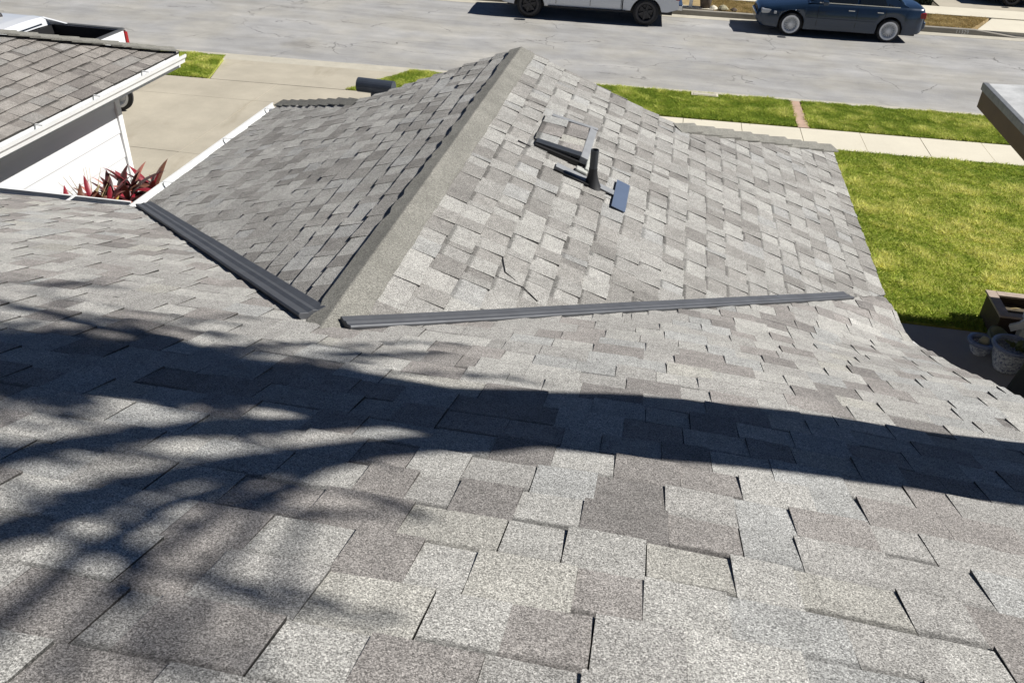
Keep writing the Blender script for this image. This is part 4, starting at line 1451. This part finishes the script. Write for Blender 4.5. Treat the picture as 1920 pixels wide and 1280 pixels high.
S_REF = Vector((0.674, 0.168, 0.719))


def tp(y, z, s=0.0):
    """A point of the tree in the plane x = 3.2 (y, height over camera level), carried s metres up the sun's direction."""
    p = Vector((3.2, y, z + 6.0))
    t = (p.z - KZ + SM * p.y) / (S_REF.z + SM * S_REF.y)
    return p + (S_ - S_REF) * t + S_ * s


def limb(pts, name="limb", s0=0.0, s1=0.0, n=10):
    """pts: (y, z above camera level, radius) in the plane x = 3.2, pushed along the sun's direction by s0..s1."""
    P, rad = [], []
    for i, (y, z, r_) in enumerate(pts):
        t = i / (len(pts) - 1)
        p = tp(y, z, s0 + (s1 - s0) * t)
        P.append(p)
        rad.append(r_)
    # smooth by one round of midpoint insertion
    Q, q = [P[0]], [rad[0]]
    for i in range(len(P) - 1):
        Q += [P[i] * 0.5 + P[i + 1] * 0.5 + Vector((0.02 * math.sin(7 * i), 0.015 * math.cos(9 * i), 0)), P[i + 1]]
        q += [(rad[i] + rad[i + 1]) / 2, rad[i + 1]]
    part(name, tube(Q, q, n), M['bark'], tr, smooth=True)
    return P


limb([(3.06, -5.86, 0.42), (3.02, -5.2, 0.34), (2.97, -3.0, 0.34), (2.90, -0.2, 0.335), (2.93, 0.5, 0.335), (2.96, 1.2, 0.315), (2.95, 1.8, 0.285), (2.97, 2.35, 0.24), (3.02, 2.85, 0.18)], "trunk", n=16)
E_ = []
E_ += limb([(3.02, 2.2, 0.19), (3.06, 2.77, 0.17), (3.20, 3.37, 0.13), (3.38, 4.01, 0.10), (3.6, 5.1, 0.06), (3.75, 6.2, 0.025)], s1=0.8)[3:]
E_ += limb([(3.0, 2.4, 0.16), (3.0, 3.0, 0.13), (3.02, 3.8, 0.12), (2.95, 4.8, 0.07), (2.9, 6.0, 0.03)], s1=1.2)[2:]
limb([(2.96, 1.75, 0.12), (2.78, 2.10, 0.085), (2.66, 2.45, 0.066), (2.54, 2.78, 0.055), (2.45, 2.97, 0.052), (2.34, 3.12, 0.05), (2.19, 3.24, 0.044), (2.06, 3.34, 0.038), (1.75, 3.7, 0.025)], s1=0.3)
E_ += limb([(2.94, 2.1, 0.09), (2.84, 2.59, 0.065), (2.71, 3.07, 0.055), (2.52, 3.42, 0.05), (2.40, 3.62, 0.045), (2.1, 4.2, 0.02)], s1=0.6)[3:]
E_ += limb([(3.05, 2.1, 0.08), (3.30, 2.69, 0.05), (3.40, 3.22, 0.045), (3.75, 3.86, 0.04), (4.05, 4.4, 0.02)], s1=1.5)[2:]
E_ += limb([(3.10, 2.5, 0.06), (3.30, 3.0, 0.05), (3.62, 3.5, 0.04), (3.9, 3.9, 0.02)], s1=2.0)[1:]
# leaves: drooping sprays round the limb ends and down the low side
LV, LF = [], []
lr = random.Random(6)


def leaf_at(p, d, l, w):
    d = d.normalized()
    s = d.cross(Vector((lr.uniform(-1, 1), lr.uniform(-1, 1), lr.uniform(-1, 1)))).normalized() * w
    b = len(LV)
    LV.extend([tuple(p), tuple(p + d * l * 0.5 + s), tuple(p + d * l), tuple(p + d * l * 0.5 - s)])
    LF.append((b, b + 1, b + 2, b + 3))


def spray(p, n, length, drop, l=0.11, w=0.018):
    d = Vector((lr.uniform(-0.6, 0.6), lr.uniform(-1, 0.6), lr.uniform(-0.4, 0.6)))
    q = Vector(p)
    for i in range(n):
        d = (d + Vector((0, 0, -drop)) + Vector((lr.uniform(-.1, .1), lr.uniform(-.1, .1), 0))).normalized()
        q2 = q + d * (length / n)
        for k in range(3):
            leaf_at(q, d + Vector((lr.uniform(-.8, .8), lr.uniform(-.8, .8), lr.uniform(-.8, .4))), l * lr.uniform(0.6, 1.2), w)
        q = q2


for p in E_:
    for k in range(5):
        spray(p + Vector((lr.gauss(0, 0.25), lr.gauss(0, 0.25), lr.gauss(0.1, 0.25))), 9, 0.7, 0.18)
# streaks of hanging sprays on the low side, well above the roof so that their shadows are soft
for pts, r0, s0 in (([(2.70, 2.16), (2.58, 2.59), (2.42, 2.87), (2.20, 3.09), (1.99, 3.20), (1.79, 3.24), (1.59, 3.27)], 0.036, 0.8),
                    ([(2.64, 2.42), (2.46, 2.73), (2.22, 2.95), (2.00, 3.06), (1.80, 3.11), (1.62, 3.11)], 0.026, 1.6),
                    ([(2.46, 2.73), (2.20, 2.87), (1.97, 2.92), (1.79, 2.93), (1.62, 2.92)], 0.020, 2.2),
                    ([(2.37, 3.10), (2.24, 3.29), (2.09, 3.40), (1.92, 3.52)], 0.034, 1.0),
                    ([(2.22, 2.74), (1.98, 2.78), (1.83, 2.82), (1.64, 2.84)], 0.013, 3.0),
                    ([(2.10, 3.16), (1.95, 3.10), (1.80, 3.02), (1.66, 2.99)], 0.022, 2.6),
                    ([(2.88, 2.32), (2.76, 2.75), (2.63, 3.13), (2.46, 3.44), (2.31, 3.63)], 0.030, 0.6)):
    limb([(y, z, r0 * (1.0 - 0.45 * i / len(pts))) for i, (y, z) in enumerate(pts)], "branch", 0.0, s0, n=7)
    for i in range(9):
        k = lr.randrange(len(pts) - 1)
        q = lr.random()
        y, z = (pts[k][j] + (pts[k + 1][j] - pts[k][j]) * q for j in (0, 1))
        if k < 1: continue
        leaf_at(tp(y, z, s0 * (k + q) / (len(pts) - 1)), Vector((lr.uniform(-.4, .4), lr.uniform(-1, -0.3), lr.uniform(-.3, .5))), 0.14, 0.012)
for k in range(14):
    y, z = lr.uniform(3.05, 3.75), lr.uniform(2.3, 3.6)
    if z < 2.3 + (y - 3.05) * 0.6: continue
    spray(tp(y, z, lr.uniform(0.5, 2.5)), 8, 0.6, 0.2)
for k in range(210):
    y, z = lr.gauss(3.2, 0.11), lr.uniform(3.3, 4.6)
    spray(tp(y, z, lr.uniform(0.2, 1.4)), 6, 0.35, 0.15, l=0.12, w=0.026)
part("crown", (LV, LF), M['leafgreen'], tr)

# ------------------------------------------------------------------ patio things
pl = thing("planter_box", "wooden planter box with pale top boards at the lawn edge", "planter", (5.0, 10.85, LOT))
pz = 0.5
part("side_board", box(4.68, 4.72, 10.40, 11.02, LOT, pz - 0.002), M['darkwood'], pl)
part("side_board", box(4.721, 5.70, 10.98, 11.02, LOT, pz - 0.002), M['darkwood'], pl)
part("side_board", box(4.721, 5.70, 10.40, 10.44, LOT, pz - 0.002), M['darkwood'], pl)
part("side_board", box(5.701, 5.74, 10.40, 11.02, LOT, pz - 0.002), M['darkwood'], pl)
part("top_board", box(4.65, 4.78, 10.36, 11.05, pz, pz + 0.03), M['wood'], pl, bevel=0.004)
part("top_board", box(4.783, 5.76, 10.93, 11.05, pz, pz + 0.03), M['wood'], pl, bevel=0.004)
part("top_board", box(4.783, 5.76, 10.36, 10.47, pz, pz + 0.03), M['wood'], pl, bevel=0.004)
part("soil", box(4.721, 5.70, 10.441, 10.979, LOT, pz - 0.12), M['soil'], pl)
r_ = random.Random(2)
for i in range(22):
    x, y = r_.uniform(4.85, 5.5), r_.uniform(10.52, 10.9)
    o = bpy.data.objects.new("leaf", leafs[r_.choice(['ti_dry', 'ti_yellow', 'ti_dry'])][r_.randrange(3)])
    COL.objects.link(o)
    o.parent = pl
    o.location = (x - 5.0, y - 10.85, pz - 0.13 - LOT)
    o.rotation_euler = (0, r_.uniform(0.6, 1.5), r_.uniform(0, 6.28))
    s_ = r_.uniform(0.12, 0.22)
    o.scale = (s_, s_, s_)


def bowl(parent, c, r, h, mat, name="bowl", lip=0.02):
    prof = [(0.0, 0.0), (r * 0.62, 0.0), (r * 0.66, h * 0.08), (r * 0.85, h * 0.45), (r * 0.97, h * 0.85), (r * 1.06, h * 0.93), (r * 1.06, h), (r * 0.92, h), (r * 0.90, h * 0.8), (0.0, h * 0.72)]
    return part(name, lathe(prof, 30, c), mat, parent, smooth=True)


p1 = thing("flower_pot", "low blue rimmed porcelain pot on the shaded patio", "pot", (4.42, 10.02, LOT))
bowl(p1, (4.42, 10.02, LOT), 0.155, 0.17, M['pot'])
part("rim", lathe([(0.165, 0.150), (0.185, 0.165), (0.180, 0.195), (0.125, 0.195), (0.12, 0.15)], 30, (4.42, 10.02, LOT)), M['blueglaze'], p1, smooth=True)
part("stone", lathe([(0.0, 0.235), (0.045, 0.225), (0.065, 0.17), (0.06, 0.12)], 12, (4.44, 10.02, LOT)), M['rock'], p1, smooth=True)
p2 = thing("flower_pot", "large blue and white porcelain pot with a leafy plant", "pot", (4.66, 9.72, LOT))
bowl(p2, (4.66, 9.72, LOT), 0.235, 0.34, M['pot'])
part("rim", lathe([(0.245, 0.315), (0.262, 0.33), (0.255, 0.352), (0.215, 0.352), (0.21, 0.30)], 30, (4.66, 9.72, LOT)), M['blueglaze'], p2, smooth=True)
M['pot_leaf'] = simple("pot_plant_leaf", (0.09, 0.115, 0.03), 0.5, noise=0.3, nscale=15)
pot_leaf = [leaf_mesh("leaf", M['pot_leaf'], 0.26, bd, -0.3) for bd in (0.3, 0.7)]
for i in range(34):
    o = bpy.data.objects.new("leaf", pot_leaf[i % 2])
    COL.objects.link(o)
    o.parent = p2
    o.location = (0.07 + r_.uniform(-0.07, 0.1), r_.uniform(-0.08, 0.1), 0.27 + r_.uniform(0, 0.12))
    o.rotation_euler = (0, r_.uniform(0.1, 1.4), r_.uniform(0, 6.28))
    s_ = r_.uniform(0.09, 0.16)
    o.scale = (s_, s_, s_)
p3 = thing("flower_pot", "tilted green glazed pot behind the blue rimmed pot", "pot", (4.62, 10.22, LOT))
Vb, Fb = lathe([(0.0, 0.0), (0.085, 0.0), (0.13, 0.14), (0.145, 0.19), (0.128, 0.19), (0.11, 0.13), (0.0, 0.12)], 26)
rt_ = Matrix.Rotation(R(22), 3, 'X') @ Matrix.Rotation(R(14), 3, 'Y')
part("bowl", ([tuple(Vector((4.60, 10.24, LOT + 0.04)) + rt_ @ Vector(v)) for v in Vb], Fb), M['greenglaze'], p3, smooth=True)

# barbecue under a dark cover
gc = thing("covered_grill", "black vinyl covered grill at the picture's edge on the patio", "grill", (4.75, 8.55, LOT))
rings = []
gr_ = random.Random(5)
for z, sx, sy in ((0.02, 0.50, 0.36), (0.3, 0.47, 0.34), (0.62, 0.44, 0.31), (0.80, 0.42, 0.30), (0.92, 0.34, 0.24), (0.97, 0.18, 0.12), (0.975, 0.01, 0.01)):
    ring = []
    for k in range(28):
        a = 2 * math.pi * k / 28
        f = 1 + 0.05 * math.sin(5 * a + 3 * z) * (1 - z) + gr_.uniform(-0.01, 0.01)
        c, s = math.cos(a), math.sin(a)
        ring.append((4.80 + sx * f * math.copysign(abs(c) ** 0.6, c), 8.62 + sy * f * math.copysign(abs(s) ** 0.6, s), LOT + z))
    rings.append(ring)
part("cover", quadstrip(rings, closed=True), M['cover'], gc, smooth=True)
part("hem", lathe([(0.30, 0.0), (0.30, 0.03)], 20, (4.80, 8.62, LOT)), M['cover'], gc)

# ------------------------------------------------------------------ kerbside things
ul = thing("utility_lid", "pale concrete utility box lid in the parkway grass by the kerb", "lid", (0.95, 20.16, LOT))
part("frame", slab([(p[0], p[1] - 0.0) for p in srect(0.66, 1.27, 19.93, 20.16)], 0.0, LOT + 0.035), M['walk'], ul)
part("lid", slab(srect(0.70, 1.23, 19.96, 20.13), LOT + 0.036, LOT + 0.046), M['curb'], ul)

mp = thing("mailbox_post", "white post on a pale footing between pickup and sedan", "post", (0.52, 29.55, FH))
part("post", box(0.46, 0.57, 29.50, 29.61, FH - 0.02, FH + 1.15), M['white'], mp, bevel=0.008)
part("footing", box(0.25, 1.25, 29.42, 29.78, FH - 0.02, FH + 0.03), M['walk'], mp, bevel=0.02)
part("mailbox", box(0.36, 0.67, 29.32, 29.80, FH + 1.15, FH + 1.42), M['white'], mp, bevel=0.04)
tp = thing("terracotta_urn", "dark brown urn beside the white post", "urn", (0.98, 29.62, FH))
part("bowl", lathe([(0.0, 0.03), (0.15, 0.03), (0.19, 0.25), (0.20, 0.45), (0.16, 0.62), (0.18, 0.68), (0.14, 0.68), (0.13, 0.5), (0.0, 0.45)], 22, (0.98, 29.62, FH)), M['darkrock'], tp, smooth=True)


def rock(label, c, r, mat, seed, group="rocks on the dry verge"):
    rr_ = random.Random(seed)
    rings = []
    for i in range(6):
        t = i / 5
        rad = math.sin(math.pi * (0.12 + 0.86 * t)) * r
        rings.append([(c[0] + rad * (1 + rr_.uniform(-.18, .18)) * math.cos(k * 0.628), c[1] + rad * (1 + rr_.uniform(-.18, .18)) * math.sin(k * 0.628), c[2] + (t - 0.25) * r * 1.25) for k in range(10)])
    V, F = quadstrip(rings, closed=True)
    F.append(tuple(range(len(V) - 10, len(V))))
    o = part("rock", (V, F), mat)
    tag(o, label, "rock", group)


rock("pale rounded rock on the dry verge next to the urn", (1.55, 29.62, FH), 0.17, M['rock'], 1)
rock("small dark rock on the dry verge near the sedan's nose", (1.90, 29.58, FH), 0.11, M['darkrock'], 2)
rock("whitish boulder on the footing beside the urn", (1.24, 29.58, FH), 0.14, M['walk'], 3)

hd = thing("clipped_hedge", "dark clipped hedge beyond the far sidewalk", "hedge", (6.0, 33.6, FH))
HV, HF = [], []
hr = random.Random(9)
for i in range(9000):
    x, y, z = hr.uniform(3.0, 8.8), hr.uniform(33.15, 34.0), hr.uniform(0, 1.0)
    f = hr.randrange(3)
    if f == 0: y = 33.15 + hr.gauss(0, 0.04)
    elif f == 1: z = 1.0 + hr.gauss(0, 0.04)
    p = Vector((x, y, FH + z))
    a = Vector((hr.uniform(-1, 1), hr.uniform(-1, 1), hr.uniform(-1, 1))).normalized() * 0.05
    b = a.cross(Vector((hr.uniform(-1, 1), hr.uniform(-1, 1), hr.uniform(-1, 1)))).normalized() * 0.03
    k = len(HV)
    HV += [tuple(p - a), tuple(p + b), tuple(p + a), tuple(p - b)]
    HF.append((k, k + 1, k + 2, k + 3))
part("foliage", (HV, HF), M['hedge'], hd)
part("core", box(3.05, 8.75, 33.2, 33.95, FH - 0.02, FH + 0.95), M['hedge'], hd)
